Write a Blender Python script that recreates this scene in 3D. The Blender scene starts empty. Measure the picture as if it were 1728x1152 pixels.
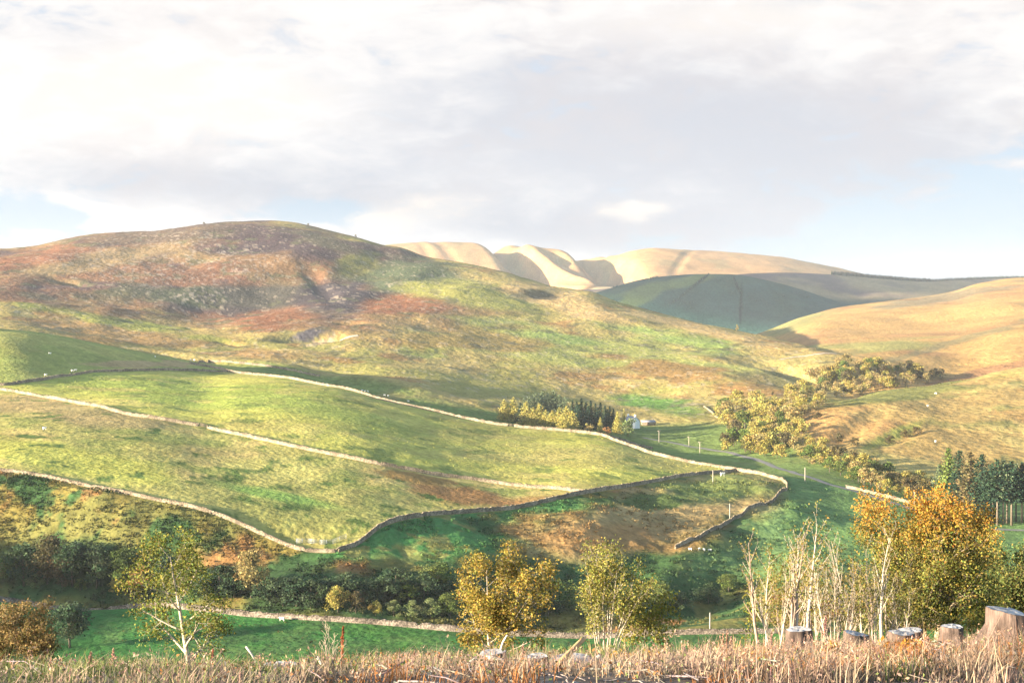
import bpy, math, random
import numpy as np
from mathutils import Vector, Matrix
rng = np.random.default_rng(7)
C = bpy.context.scene.collection
R = math.radians
# ---------------------------------------------------------------- camera frame
PW, PH, F, EYE, CX = 1728.0, 1152.0, 2374.0, 520.0, 864.0
SUN_AZ = np.array([-.93, -.37]); SUN_AZ /= np.linalg.norm(SUN_AZ)
SUN_EL = R(10.5)

# ---------------------------------------------------------------- small maths
def pchip(x, y, xi):
    """monotone cubic through one set of knots"""
    x = np.asarray(x, float); y = np.asarray(y, float)
    return pchip_cols(x[:, None], y[:, None], np.asarray(xi, float)[:, None])[:, 0]

def pchip_cols(x, y, xi):
    """x,y: (K,n) knots, xi: (M,n) -> (M,n); one curve per column"""
    h = np.diff(x, axis=0); d = np.diff(y, axis=0)/h
    m = np.zeros_like(x)
    if x.shape[0] > 2:
        a, b = d[:-1], d[1:]
        w1 = 2*h[1:]+h[:-1]; w2 = h[1:]+2*h[:-1]
        with np.errstate(divide='ignore', invalid='ignore'):
            hm = (w1+w2)/(w1/a+w2/b)
        m[1:-1] = np.where(a*b > 0, hm, 0)
    m[0] = d[0]; m[-1] = d[-1]
    out = np.empty_like(xi)
    for k in range(x.shape[0]-1):
        sel = (xi >= x[k]) if k else np.ones_like(xi, bool)
        s = np.clip((xi-x[k])/h[k], 0, 1)
        s2 = s*s; s3 = s2*s
        v = (2*s3-3*s2+1)*y[k]+(s3-2*s2+s)*h[k]*m[k]+(-2*s3+3*s2)*y[k+1]+(s3-s2)*h[k]*m[k+1]
        out = np.where(sel, v, out)
    return out

_lat = {}
def vnoise(X, Y, seed):
    if seed not in _lat:
        _lat[seed] = np.random.default_rng(1000+seed).random((256, 256))
    L = _lat[seed]
    xi = np.floor(X).astype(np.int64); yi = np.floor(Y).astype(np.int64)
    fx = X-xi; fy = Y-yi
    fx = fx*fx*fx*(fx*(fx*6-15)+10); fy = fy*fy*fy*(fy*(fy*6-15)+10)
    x0 = xi & 255; x1 = (xi+1) & 255; y0 = yi & 255; y1 = (yi+1) & 255
    return (L[x0, y0]*(1-fx)+L[x1, y0]*fx)*(1-fy)+(L[x0, y1]*(1-fx)+L[x1, y1]*fx)*fy

def fbm(X, Y, wl, octv=4, seed=0, gain=.5):
    """noise of zero mean, about -1..1; wl = longest wavelength in metres"""
    s = 0; a = 1; tot = 0
    c, sn = math.cos(.6), math.sin(.6)
    x, y = X/wl, Y/wl
    for o in range(octv):
        s = s+a*(vnoise(x+13.7*o, y+7.1*o, seed+o)*2-1); tot += a
        x, y = (c*x-sn*y)*2.03, (sn*x+c*y)*2.03; a *= gain
    return s/tot*1.6

def sstep(a, b, v):
    t = np.clip((v-a)/(b-a), 0, 1); return t*t*(3-2*t)

# ---------------------------------------------------------------- the lie of the land
# ridges, hollows and field edges, near to far; each is a list of (bearing, dip, distance ahead in metres)
LINES = [
 ('near',   [(0,1166,11),(864,1164,11),(1728,1160,11)], 10),
 ('litter', [(0,1150,19),(500,1149,19),(800,1139,19),(1000,1138,19),(1250,1131,19),(1400,1124,19),(1728,1117,19)], 24),
 ('brow',   [(0,1138,30),(250,1142,30),(500,1138,30),(650,1126,30),(800,1120,30),(1000,1118,30),(1250,1108,30),(1400,1098,30),(1728,1090,30)], 44),
 ('shelf',  [(0,1140,60),(500,1138,60),(900,1126,58),(1300,1112,58),(1728,1104,58)], 14),
 ('drop',   [(0,1175,150),(864,1170,150),(1728,1160,150)], 10),
 ('foot',   [(0,1150,296),(864,1158,292),(1250,1158,290),(1728,1140,296)], 12),
 ('vwall',  [(0,998,384),(200,1012,374),(400,1034,358),(700,1052,346),(1000,1062,340),(1250,1066,336),(1728,1060,340)], 60),
 ('fwall',  [(0,795,432),(120,815,424),(300,852,408),(450,890,398),(570,912,391),(640,888,408),(720,870,430),(850,862,452),(985,832,482),(1120,812,540),(1240,796,586),(1310,808,566),(1400,862,512),(1530,892,490),(1728,915,475)], 100),
 ('uwall',  [(0,649,676),(130,632,740),(250,626,800),(380,627,868),(470,634,828),(560,651,780),(640,672,745),(750,700,718),(850,719,700),(940,729,690),(1010,734,680),(1100,768,625),(1240,795,594),(1310,804,582),(1400,816,578),(1530,850,540),(1728,882,515)], 120),
 ('dip',    [(0,556,850),(60,560,862),(130,572,880),(220,592,900),(300,604,930),(380,618,944),(440,630,906),(540,668,866),(640,697,836),(720,715,800),(850,736,790),(940,738,800),(1020,738,800),(1100,752,790),(1170,760,770),(1230,768,740),(1300,776,700),(1400,792,650),(1530,822,610),(1728,850,590)], 50),
 ('lfoot',  [(0,556,1000),(130,574,1010),(300,606,1010),(380,615,1012),(440,616,1010),(560,640,990),(640,648,975),(750,668,950),(850,692,925),(950,700,930),(1080,706,950),(1200,700,950),(1300,692,900),(1360,689,860),(1450,662,900),(1550,645,950),(1650,629,980),(1728,612,1000)], 46),
 ('mid',    [(0,482,1400),(200,505,1380),(300,510,1380),(500,515,1350),(700,525,1340),(900,560,1300),(1100,602,1200),(1200,622,1130),(1290,640,1080),(1350,662,1010),(1400,672,990),(1500,662,1040),(1650,645,1070),(1728,628,1090)], 110),
 ('crest',  [(0,421,1750),(60,414,1780),(110,402,1800),(170,393,1850),(250,390,1900),(340,379,1950),(460,375,2000),(500,379,1990),(560,391,1960),(600,401,1920),(640,411,1890),(675,417,1860),(700,428,1820),(750,440,1790),(800,448,1760),(860,462,1720),(900,474,1690),(940,485,1660),(1000,495,1620),(1050,511,1580),(1130,532,1530),(1200,549,1480),(1250,558,1440),(1310,571,1380),(1390,590,1260),(1500,608,1180),(1600,612,1210),(1728,585,1260)], 110),
 ('back',   [(0,480,2250),(460,450,2400),(800,500,2200),(1000,540,2050),(1200,600,1800),(1310,602,1560),(1390,592,1400),(1500,586,1380),(1600,582,1400),(1728,560,1420)], 10),
 ('moor',   [(0,480,2400),(1000,560,2350),(1200,610,2000),(1290,588,1950),(1390,560,1850),(1500,552,1850),(1600,545,1850),(1728,530,1850)], 40),
 ('moortop',[(0,480,2600),(1000,570,2560),(1200,590,2480),(1280,562,2450),(1300,555,2450),(1350,535,2450),(1430,516,2500),(1500,508,2550),(1600,494,2650),(1660,477,2700),(1728,469,2750)], 50),
 ('hollow', [(0,490,2750),(900,520,2700),(1200,590,2650),(1300,575,2650),(1430,530,2750),(1600,520,2850),(1728,510,2900)], 10),
 ('wooded', [(0,480,3100),(700,480,3100),(900,505,3100),(980,500,3080),(1020,490,3060),(1060,478,3040),(1120,468,3020),(1190,462.5,3000),(1230,463,3000),(1300,475,3000),(1360,491,3000),(1430,513,3050),(1500,530,3150),(1728,520,3250)], 60),
 ('gap',    [(0,500,3500),(700,500,3500),(1000,505,3450),(1200,490,3400),(1300,500,3400),(1430,520,3400),(1728,520,3500)], 8),
 ('backhill',[(0,480,4000),(900,490,4000),(1050,485,4000),(1200,470,4000),(1260,462,4000),(1320,460,4000),(1400,463,4000),(1500,471,4000),(1560,475,4000),(1620,472,4000),(1728,469,4000)], 30),
 ('cleft',  [(0,490,4300),(900,500,4300),(1035,480,4350),(1300,480,4400),(1728,490,4400)], 8),
 ('farhill',[(0,455,4900),(560,430,4900),(670,408,4900),(740,405,4900),(840,411,4950),(880,417,4950),(985,417,5000),(1005,422,5000),(1020,430,5020),(1035,435,5050),(1060,428,5080),(1110,421,5100),(1200,425,5150),(1300,432,5200),(1350,439,5250),(1400,450,5300),(1440,459,5350),(1500,474,5400),(1728,490,5500)], 70),
 ('end',    [(0,490,6200),(864,490,6300),(1728,500,6400)], 8),
 ('rim',    [(0,505,9000),(864,505,9000),(1728,505,9000)], 6),
]
LN = {n: i+1 for i, (n, _, _) in enumerate(LINES)}      # layer number of each line (0 = the viewer's feet)
xs_in = np.arange(-140, 1869, 2.0)
az_in = np.arctan((xs_in-CX)/F)
a0 = az_in[-1]
az_out = np.concatenate([a0+np.linspace(.006, R(75)-a0, 90), np.arange(R(80), R(179), R(6))])
AZ = np.concatenate([-az_out[::-1], az_in, az_out])
NC = len(AZ)
XI = CX+F*np.tan(np.clip(AZ, -R(23), R(23)))            # bearing of each spoke
COSC = np.cos(np.clip(AZ, -R(23), R(23)))
K = len(LINES)+1
KR = np.zeros((K, NC)); KH = np.zeros((K, NC))
KR[0] = .4; KH[0] = -1.9
for k, (n, pts, sub) in enumerate(LINES):
    p = np.array(pts, float)
    px = np.concatenate([[-900, p[0, 0]-60], p[:, 0], [p[-1, 0]+60, 2700]])
    ext = lambda c: np.concatenate([[c[0], c[0]], c, [c[-1], c[-1]]])
    xx = np.clip(XI, -100, 1828)
    row = pchip(px, ext(p[:, 1]), xx); d = pchip(px, ext(p[:, 2]), xx)
    KR[k+1] = d/COSC; KH[k+1] = -(row-EYE)/F*d
def soften(A, sg):
    kk = np.exp(-.5*(np.arange(-4*sg, 4*sg+1)/sg)**2); kk /= kk.sum()
    i0 = len(az_out); seg = A[i0:i0+len(az_in)]
    A[i0:i0+len(az_in)] = np.convolve(np.pad(seg, 4*sg, mode='edge'), kk, 'valid')
for k in range(1, K):
    sg = 3 if LINES[k-1][0] in ('crest', 'farhill', 'wooded', 'backhill', 'moortop') else 7
    soften(KR[k], sg); soften(KH[k], sg)
# behind the viewer the hillside keeps rising
back = sstep(R(62), R(120), np.abs(AZ))
for k in range(1, K):
    KH[k] = KH[k]*(1-back)+back*np.minimum(-1.9+KR[k]*.13, 55)
tt = [np.linspace(0, 1, 11)[:-1]] + []
T = []
for k, (n, _, sub) in enumerate(LINES):
    T.append(k+np.arange(sub)/sub)
T = np.concatenate(T+[[K-1.0]])
NR = len(T)
ki = np.minimum(T.astype(int), K-2); fr = T-ki
RR = KR[ki]*(1-fr[:, None])+KR[ki+1]*fr[:, None]        # (NR,NC)
HH = pchip_cols(KR, KH, RR)
for j in range(NR):
    soften(HH[j], 9 if T[j] < 11.6 else (5 if T[j] < 12.4 else 2))
TT = np.repeat(T[:, None], NC, 1)
GX = RR*np.sin(AZ); GY = RR*np.cos(AZ)
IX = np.repeat(XI[None], NR, 0)
IROW = EYE-F*HH/(RR*COSC)
IN = (np.abs(AZ) < R(22.9))[None] & np.ones((NR, 1), bool)

def lay(a, b, soft=.15):
    return sstep(a-soft, a+soft, TT)*(1-sstep(b-soft, b+soft, TT))

# unseen ridge added to the west to keep the valley bottom in shade
cw, sw = -SUN_AZ[1], SUN_AZ[0]
hx, hy = GX+425, GY-240
ridge = 35*np.exp(-((hx*.93+hy*.37)/110)**2)*np.exp(-((-hx*.37+hy*.93)/190)**4)
HH = HH+ridge*(1-sstep(R(-27), R(-21.5), AZ))[None]
HH = HH+44*np.exp(-(((GX+440)/62)**2+((GY-830)/62)**2))          # unseen knoll added west of the upper pasture to shade it
# relief
hill = lay(LN['lfoot'], LN['back']); hillw = lay(LN['dip']+.6, LN['crest']-.25, .4)
far = lay(LN['hollow'], LN['end'])
pas = lay(LN['fwall'], LN['lfoot'], .2); bank = lay(LN['vwall']+.06, LN['fwall']-.06, .05)
ridged = lambda wl, s, o=3: 1-np.abs(fbm(GX, GY, wl, o, s))
HH = HH+hillw*(4.6*fbm(GX, GY, 190, 2, 3)+2.4*fbm(GX, GY, 75, 3, 9)+.55*fbm(GX, GY, 22, 3, 15))
HH = HH+lay(LN['crest']-.2, LN['back'], .2)*(1.6*fbm(GX, GY, 90, 3, 9)+.5*fbm(GX, GY, 22, 2, 15))
HH = HH+pas*(.9*fbm(GX, GY, 70, 3, 21)+.16*fbm(GX, GY, 9, 3, 24))
HH = HH+bank*(1.5*fbm(GX, GY, 30, 3, 31)+.45*fbm(GX, GY, 8, 3, 33))
HH = HH+lay(LN['foot'], LN['vwall'], .05)*(.25*fbm(GX, GY, 25, 3, 34))
HH = HH+lay(LN['near'], LN['drop'], .3)*(.11*fbm(GX, GY, 4, 3, 36))*sstep(9, 22, RR)
HH = HH+lay(LN['back'], LN['hollow'], .3)*(5*fbm(GX, GY, 260, 3, 41)+1.2*fbm(GX, GY, 60, 3, 43)) * (1-.7*lay(LN['moortop']-.12, LN['moortop']+.12, .1))
HH = HH+lay(LN['dip'], LN['mid'], .2)*sstep(1330, 1420, IX)*(1.2*fbm(GX, GY, 110, 3, 45)+.5*fbm(GX, GY, 25, 2, 47))
HH = HH+lay(LN['hollow']+.5, LN['gap'], .2)*(5*fbm(GX, GY, 300, 3, 51))
HH = HH+lay(LN['cleft']+.3, LN['end'], .2)*(9*fbm(GX, GY, 600, 3, 61)+2.2*fbm(GX, GY, 110, 3, 64))

def at(x, row, d):
    return np.array([(x-CX)/F*d, d, -(row-EYE)/F*d])

def spot(x, row, tmin, tmax=99):
    """where the line of sight first meets the sheet, between two layers -> (X, Y)"""
    i = int(np.argmin(np.abs(XI-x)+1e3*(np.abs(AZ) > R(22.9))))
    sel = np.where((T >= tmin) & (T <= tmax))[0]
    rw = EYE-F*HH[sel, i]/(RR[sel, i]*COSC[i])
    j = np.where(rw <= row)[0]
    j = sel[j[0]] if len(j) else sel[int(np.argmin(np.abs(rw-row)))]
    if j > sel[0]:
        r1 = EYE-F*HH[j, i]/(RR[j, i]*COSC[i]); r0 = EYE-F*HH[j-1, i]/(RR[j-1, i]*COSC[i])
        f = np.clip((r0-row)/(r0-r1+1e-9), 0, 1)
        r = RR[j-1, i]*(1-f)+RR[j, i]*f
    else: r = RR[j, i]
    a = math.atan((x-CX)/F)
    return r*math.sin(a), r*math.cos(a)

def dent(x, row, tmin, tmax, along, across, depth, ang):
    """an oblong hollow (depth < 0) or bump cut in the hillside, sizes in metres, ang = plan heading in degrees"""
    global HH
    X, Y = spot(x, row, tmin, tmax); a = R(ang)
    u = (GX-X)*math.cos(a)+(GY-Y)*math.sin(a); v = -(GX-X)*math.sin(a)+(GY-Y)*math.cos(a)
    g = np.exp(-np.abs(u/along)**2.5-np.abs(v/across)**2.5)
    HH = HH+depth*g

m, c_ = LN['lfoot'], LN['crest']
for gx, gy in ((524, 442), (534, 456), (545, 470), (556, 486)): dent(gx, gy, m, c_, 32, 11, -2.6, 105)       # gully on the hill
dent(112, 474, m, c_, 26, 9, -7, 150)
dent(522, 566, m, c_, 24, 10, -10, 8)       # old quarry
dent(540, 574, m, c_, 22, 8, 2.5, 10)
dent(590, 545, m, c_, 10, 7, -6, 20)
dent(388, 578, m, c_, 12, 5, -4, 140); dent(330, 553, m, c_, 10, 5, -3, 150); dent(372, 553, m, c_, 8, 4, -3, 140)
dent(640, 440, m, c_, 120, 40, -10, 80)
dent(470, 480, m, c_, 160, 60, -12, 70)
dent(700, 470, m, c_, 120, 50, -8, 60)
dent(250, 510, m, c_, 120, 40, -7, 20)
dent(1352, 630, LN['lfoot'], LN['crest'], 60, 16, -9, 110)
dent(930, 495, m, c_, 50, 18, -5, 60)
dent(660, 400, LN['crest']-.05, LN['crest']+.1, 30, 60, -3, 0)
fm, fc = LN['cleft']+.2, LN['farhill']+.02
dent(880, 440, fm, fc, 430, 62, -105, 108)
dent(1030, 455, fm, fc, 430, 70, -120, 100)
dent(910, 455, fm, fc, 300, 30, -25, 120)
dent(990, 455, fm, fc, 240, 24, -24, 118)
dent(1150, 440, fm, fc, 300, 16, -3.5, 75); dent(760, 430, fm, fc, 260, 22, -5, 110); dent(720, 425, fm, fc, 200, 16, -3, 105)
dent(975, 450, fm, fc, 140, 40, -28, 120); dent(945, 432, fm, fc, 60, 35, -30, 130); dent(1010, 430, fm, fc, 90, 60, 26, 90)
dent(860, 440, fm, fc, 300, 90, 30, 95)
dent(455, 623, LN['uwall']+.2, LN['lfoot'], 120, 20, 7, -29)
dent(1440, 726, LN['dip'], LN['lfoot']+.2, 55, 7, -2.5, 60)
dent(1500, 740, LN['dip'], LN['lfoot']+.2, 30, 6, -2, 50)
dent(1535, 735, LN['dip'], LN['lfoot']+.2, 22, 5, -1.5, 50)
# spurs and dips on the near bank
dent(930, 960, LN['vwall'], LN['fwall'], 40, 16, -7, 60)
dent(1075, 985, LN['vwall'], LN['fwall'], 46, 16, -8, 62)
dent(1150, 990, LN['vwall'], LN['fwall'], 46, 10, 4, 62)
dent(1210, 990, LN['vwall'], LN['fwall'], 46, 14, -7, 62)
dent(330, 940, LN['vwall'], LN['fwall'], 60, 12, -5, 10)
IROW2 = EYE-F*HH/(RR*COSC)

def ground(X, Y):
    """height of the sheet at a plan position"""
    a = math.atan2(X, Y); r = math.hypot(X, Y)
    i = int(np.clip(np.searchsorted(AZ, a)-1, 0, NC-2)); f = (a-AZ[i])/(AZ[i+1]-AZ[i])
    h0 = np.interp(r, RR[:, i], HH[:, i]); h1 = np.interp(r, RR[:, i+1], HH[:, i+1])
    return h0*(1-f)+h1*f

# ---------------------------------------------------------------- what grows where, and some shade put into the colour
COL = np.zeros((NR, NC, 3))
_full = dict(GX=GX, GY=GY, IX=IX, IROW2=IROW2, TT=TT, COL=COL, IN=IN)
def rows(a=None, b=None):
    """paint only the rings between two layers from here on"""
    global GX, GY, IX, IROW2, TT, COL, IN
    s_ = slice(None) if a is None else slice(int(np.searchsorted(T, (LN.get(a, a) if isinstance(a, str) else a)-.25)), int(np.searchsorted(T, (LN.get(b, b) if isinstance(b, str) else b)+.25))+1)
    GX, GY, IX, IROW2, TT, COL, IN = (_full[k][s_] for k in ('GX', 'GY', 'IX', 'IROW2', 'TT', 'COL', 'IN'))
def lay_on(col, w):
    w = np.asarray(w, float)[..., None]
    COL[...] = COL*(1-w)+np.array(col)*w
def blob(x, y, rx, ry, ang=0, rough=.5, wl=40, seed=70, edge=.35):
    a = R(ang); dx = IX-x; dy = IROW2-y
    u = (dx*math.cos(a)+dy*math.sin(a))/rx; v = (-dx*math.sin(a)+dy*math.cos(a))/ry
    d = np.sqrt(u*u+v*v); out = np.zeros_like(d); k = (d < 2.2+rough) & IN
    if k.any(): out[k] = 1-sstep(1-edge, 1+edge, d[k]+rough*fbm(GX[k], GY[k], wl, 4, seed))
    return out
def patch(wl, lo, hi, seed, o=4):
    return sstep(lo, hi, fbm(GX, GY, wl, o, seed))
L = lambda a, b, s=.03: lay(LN[a] if isinstance(a, str) else a, LN[b] if isinstance(b, str) else b, s)
LIME, STRAW, GRASS, EMER = (.33, .31, .068), (.30, .255, .075), (.15, .175, .04), (.036, .12, .028)
MOOR, BRACK, RUST, HEATH, OLIVE, DKG = (.37, .265, .10), (.25, .135, .05), (.23, .105, .05), (.105, .072, .066), (.12, .115, .035), (.035, .072, .024)
# foreground clear-fell
rows(0, 'drop'); one = np.ones_like(TT)
lay_on((.19, .15, .12), one)
lay_on((.08, .06, .05), patch(2.5, 0, .5, 81)); lay_on((.25, .22, .20), patch(1.6, .2, .6, 82)*.7); lay_on((.11, .125, .05), patch(3, .2, .6, 83))
# slope and valley floor
rows('brow', 'vwall')
lay_on((.06, .12, .03), L('shelf', 'foot'))
w = L(LN['foot']-.3, 'vwall', .02)
lay_on(EMER, w); lay_on((.055, .14, .030), w*patch(30, -.1, .6, 85)); lay_on((.05, .085, .03), w*patch(14, .1, .6, 86)*.6); lay_on((.08, .14, .04), w*patch(9, .25, .8, 87)*.6)
# bank
rows('vwall', LN['dip'])
w = L('vwall', 'fwall', .02)
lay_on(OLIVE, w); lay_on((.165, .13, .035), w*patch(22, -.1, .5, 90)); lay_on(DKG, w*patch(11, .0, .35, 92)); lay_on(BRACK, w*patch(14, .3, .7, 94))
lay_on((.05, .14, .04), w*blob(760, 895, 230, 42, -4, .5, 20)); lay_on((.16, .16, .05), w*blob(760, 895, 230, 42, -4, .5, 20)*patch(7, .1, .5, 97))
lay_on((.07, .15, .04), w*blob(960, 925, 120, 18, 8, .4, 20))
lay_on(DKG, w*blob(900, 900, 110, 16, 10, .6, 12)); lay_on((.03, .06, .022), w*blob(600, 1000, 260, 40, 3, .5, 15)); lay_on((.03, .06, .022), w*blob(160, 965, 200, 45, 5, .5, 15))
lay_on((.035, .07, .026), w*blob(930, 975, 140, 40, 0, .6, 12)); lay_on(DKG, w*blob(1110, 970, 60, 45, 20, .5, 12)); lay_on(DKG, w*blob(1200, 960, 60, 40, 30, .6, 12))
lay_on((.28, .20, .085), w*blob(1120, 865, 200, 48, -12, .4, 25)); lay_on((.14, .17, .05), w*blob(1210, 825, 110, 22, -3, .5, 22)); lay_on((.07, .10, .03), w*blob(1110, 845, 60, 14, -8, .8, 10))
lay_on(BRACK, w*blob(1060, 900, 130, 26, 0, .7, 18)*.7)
rw = w*sstep(1150, 1260, IX+(IROW2-925)*1.4)
lay_on((.10, .165, .06), rw*sstep(-30, 10, -(IROW2-960)))
lay_on((.10, .17, .055), L(LN['fwall']-.5, 'dip', .05)*sstep(1310, 1340, IX))
# pastures
rows('fwall', 'uwall')
MW = [(0, 658), (60, 668), (150, 684), (250, 705), (340, 720), (450, 744), (560, 768), (700, 795), (800, 810), (900, 823), (985, 833)]
mwr = np.interp(IX, [p[0] for p in MW], [p[1] for p in MW], left=655, right=835)
w = L('fwall', 'uwall', .015)*(1-sstep(1305, 1330, IX))
lower = w*(IROW2 > mwr)*(IX < 990)
lay_on(LIME, w); lay_on((.32, .285, .075), w*patch(60, -.2, .5, 101)); lay_on((.24, .275, .055), w*blob(330, 665, 260, 26, 6, .4, 60)); lay_on((.36, .30, .09), w*patch(16, .15, .6, 103)*.7)
lay_on((.30, .25, .08), w*blob(930, 770, 220, 20, 3, .6, 40)*.6); lay_on((.10, .14, .035), w*patch(12, .45, .7, 104)*.7)
lay_on((.22, .26, .055), w*blob(560, 700, 160, 12, 12, .5, 40)*.7)
lay_on((.32, .285, .085), lower); lay_on((.40, .31, .105), lower*patch(35, -.1, .5, 106)); lay_on((.22, .225, .06), lower*patch(14, .1, .6, 108))
lay_on((.27, .19, .09), lower*blob(120, 695, 160, 20, 8, .5, 30)*.7)
lay_on((.31, .30, .065), lower*blob(110, 775, 190, 22, 12, .5, 30))
lay_on((.23, .23, .065), lower*blob(520, 860, 170, 32, 8, .4, 30)*.7)
lay_on((.16, .245, .055), lower*blob(470, 836, 95, 9, 11, .35, 20)); lay_on(BRACK, lower*blob(790, 835, 85, 14, 6, .5, 14)); lay_on((.24, .15, .05), lower*blob(700, 805, 70, 6, 8, .8, 12))
lay_on(BRACK, lower*blob(900, 848, 60, 14, 0, .6, 14)*.8); lay_on((.08, .12, .03), lower*patch(9, .5, .75, 110))
# beyond the upper wall
rows('uwall', 'lfoot')
w = L('uwall', LN['lfoot']-.1, .02)
lay_on((.12, .17, .045), w); lay_on((.24, .22, .07), w*patch(40, 0, .6, 112)*(1-sstep(370, 460, IX))); lay_on((.23, .16, .07), w*patch(40, .1, .6, 113)*.5)
lay_on((.25, .26, .065), w*(1-sstep(370, 460, IX))*.7); lay_on((.30, .22, .10), w*blob(250, 614, 90, 5, 0, .5, 20))
lay_on((.13, .18, .05), w*sstep(1000, 1060, IX)*.8)
# the moorland hill
rows(LN['lfoot']-.3, 'back')
w = L(LN['lfoot']-.15, 'back', .1)
lay_on((.31, .245, .085), w); lay_on((.35, .25, .09), w*patch(90, -.1, .5, 120)); lay_on((.23, .22, .06), w*patch(60, .1, .6, 122)*.8); lay_on(BRACK, w*patch(45, .35, .75, 124)*.75)
up = w*blob(330, 470, 430, 85, 5, .35, 120)
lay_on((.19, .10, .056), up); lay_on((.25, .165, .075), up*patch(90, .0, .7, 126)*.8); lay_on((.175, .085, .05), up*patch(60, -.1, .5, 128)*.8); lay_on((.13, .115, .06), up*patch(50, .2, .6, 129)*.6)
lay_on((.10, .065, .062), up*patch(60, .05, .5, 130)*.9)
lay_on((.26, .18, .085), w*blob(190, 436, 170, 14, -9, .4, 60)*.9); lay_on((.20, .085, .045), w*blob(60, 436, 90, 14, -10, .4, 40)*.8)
lay_on((.070, .045, .048), w*blob(470, 402, 140, 26, 8, .4, 60)); lay_on((.12, .085, .06), w*blob(280, 397, 120, 11, -5, .4, 60)*.9); lay_on((.065, .045, .05), w*blob(430, 425, 70, 14, 0, .6, 40))  # dark summit: heather, with cloud shade put into the colour
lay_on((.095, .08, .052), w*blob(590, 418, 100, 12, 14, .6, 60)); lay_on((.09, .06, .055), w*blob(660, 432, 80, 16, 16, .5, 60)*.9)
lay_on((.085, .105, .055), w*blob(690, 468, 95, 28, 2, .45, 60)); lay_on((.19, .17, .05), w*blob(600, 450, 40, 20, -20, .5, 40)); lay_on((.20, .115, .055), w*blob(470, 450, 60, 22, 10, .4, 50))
lay_on((.075, .068, .055), w*blob(430, 505, 170, 22, -2, .5, 50)); lay_on((.055, .045, .050), w*blob(570, 500, 70, 36, 0, .4, 40)); lay_on((.08, .09, .05), w*blob(300, 500, 110, 14, 6, .6, 40)*.8)  # dark band across the hill: heather plus cloud shade painted in
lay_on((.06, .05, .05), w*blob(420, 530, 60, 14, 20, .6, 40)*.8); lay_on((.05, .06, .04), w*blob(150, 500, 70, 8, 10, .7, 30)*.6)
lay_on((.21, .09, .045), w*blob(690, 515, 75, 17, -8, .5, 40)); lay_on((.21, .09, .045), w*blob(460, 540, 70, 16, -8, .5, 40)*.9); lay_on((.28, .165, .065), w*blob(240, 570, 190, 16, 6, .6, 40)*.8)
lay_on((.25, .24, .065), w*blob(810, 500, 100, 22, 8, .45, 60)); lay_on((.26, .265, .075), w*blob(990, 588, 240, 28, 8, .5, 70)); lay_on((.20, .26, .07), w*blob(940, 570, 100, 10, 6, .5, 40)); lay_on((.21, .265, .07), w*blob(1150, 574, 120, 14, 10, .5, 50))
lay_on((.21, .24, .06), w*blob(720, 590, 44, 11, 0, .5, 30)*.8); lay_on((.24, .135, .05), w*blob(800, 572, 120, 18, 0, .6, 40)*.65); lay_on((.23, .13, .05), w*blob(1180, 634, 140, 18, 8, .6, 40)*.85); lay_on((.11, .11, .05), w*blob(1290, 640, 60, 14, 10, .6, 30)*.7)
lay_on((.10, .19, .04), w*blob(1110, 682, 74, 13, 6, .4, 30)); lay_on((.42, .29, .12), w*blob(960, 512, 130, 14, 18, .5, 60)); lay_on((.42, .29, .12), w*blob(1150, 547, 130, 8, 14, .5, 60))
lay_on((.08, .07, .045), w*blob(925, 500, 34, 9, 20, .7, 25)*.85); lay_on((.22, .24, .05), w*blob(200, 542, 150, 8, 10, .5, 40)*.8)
lay_on((.10, .10, .05), w*patch(20, .55, .75, 139)*.7)
# bare rock, scree and the quarry's painted shade
rock = w*patch(4, .48, .64, 140, 3)
rz = np.clip(blob(350, 430, 110, 30, 10, .5, 60)+blob(340, 487, 60, 26, 0, .5, 40)+.8*blob(230, 450, 130, 30, 5, .5, 60)+.5*blob(120, 530, 100, 26, 0, .6, 40), 0, 1)
lay_on((.38, .31, .25), rock*rz*.55)
lay_on((.40, .29, .19), w*blob(545, 577, 26, 3, -12, .5, 14)*.8); lay_on((.07, .065, .075), w*blob(524, 565, 30, 9, -14, .35, 10)); lay_on((.40, .33, .24), w*patch(5, .74, .84, 143, 2)*.4)  # pale scar; the quarry hollow's shade is painted dark blue-grey
rows('uwall', 'moortop')
# the spur and the moor across the river
w = L(LN['dip']+.15, LN['mid'], .1)*sstep(1335, 1360, IX)
lay_on((.34, .235, .085), w); lay_on((.31, .185, .07), w*patch(60, .05, .6, 150)); lay_on((.36, .28, .10), w*patch(45, .2, .6, 152)); lay_on((.17, .17, .05), w*blob(1500, 662, 140, 14, -8, .6, 50)); lay_on((.26, .25, .06), w*blob(1500, 738, 60, 8, -25, .4, 20)); lay_on((.14, .15, .05), w*patch(22, .4, .7, 155)*.7)
rows('mid', 'hollow')
w = np.clip(L(LN['mid'], LN['hollow'], .1)*sstep(1390, 1470, IX)+L('back', 'hollow', .1), 0, 1)
lay_on((.38, .235, .085), w); lay_on((.35, .195, .08), w*patch(150, .0, .6, 160)); lay_on((.25, .25, .08), w*blob(1430, 590, 130, 10, -6, .6, 80)*.8); lay_on((.20, .17, .08), w*blob(1600, 580, 180, 5, -16, .6, 60)*.8); lay_on((.17, .15, .09), w*blob(1600, 500, 110, 7, -10, .6, 60)*.8)
lay_on((.17, .20, .07), w*blob(1340, 548, 70, 10, -18, .6, 60)*.7); lay_on((.27, .15, .07), w*blob(1680, 625, 110, 8, -12, .6, 50))
rows('moortop', 'rim')
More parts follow.
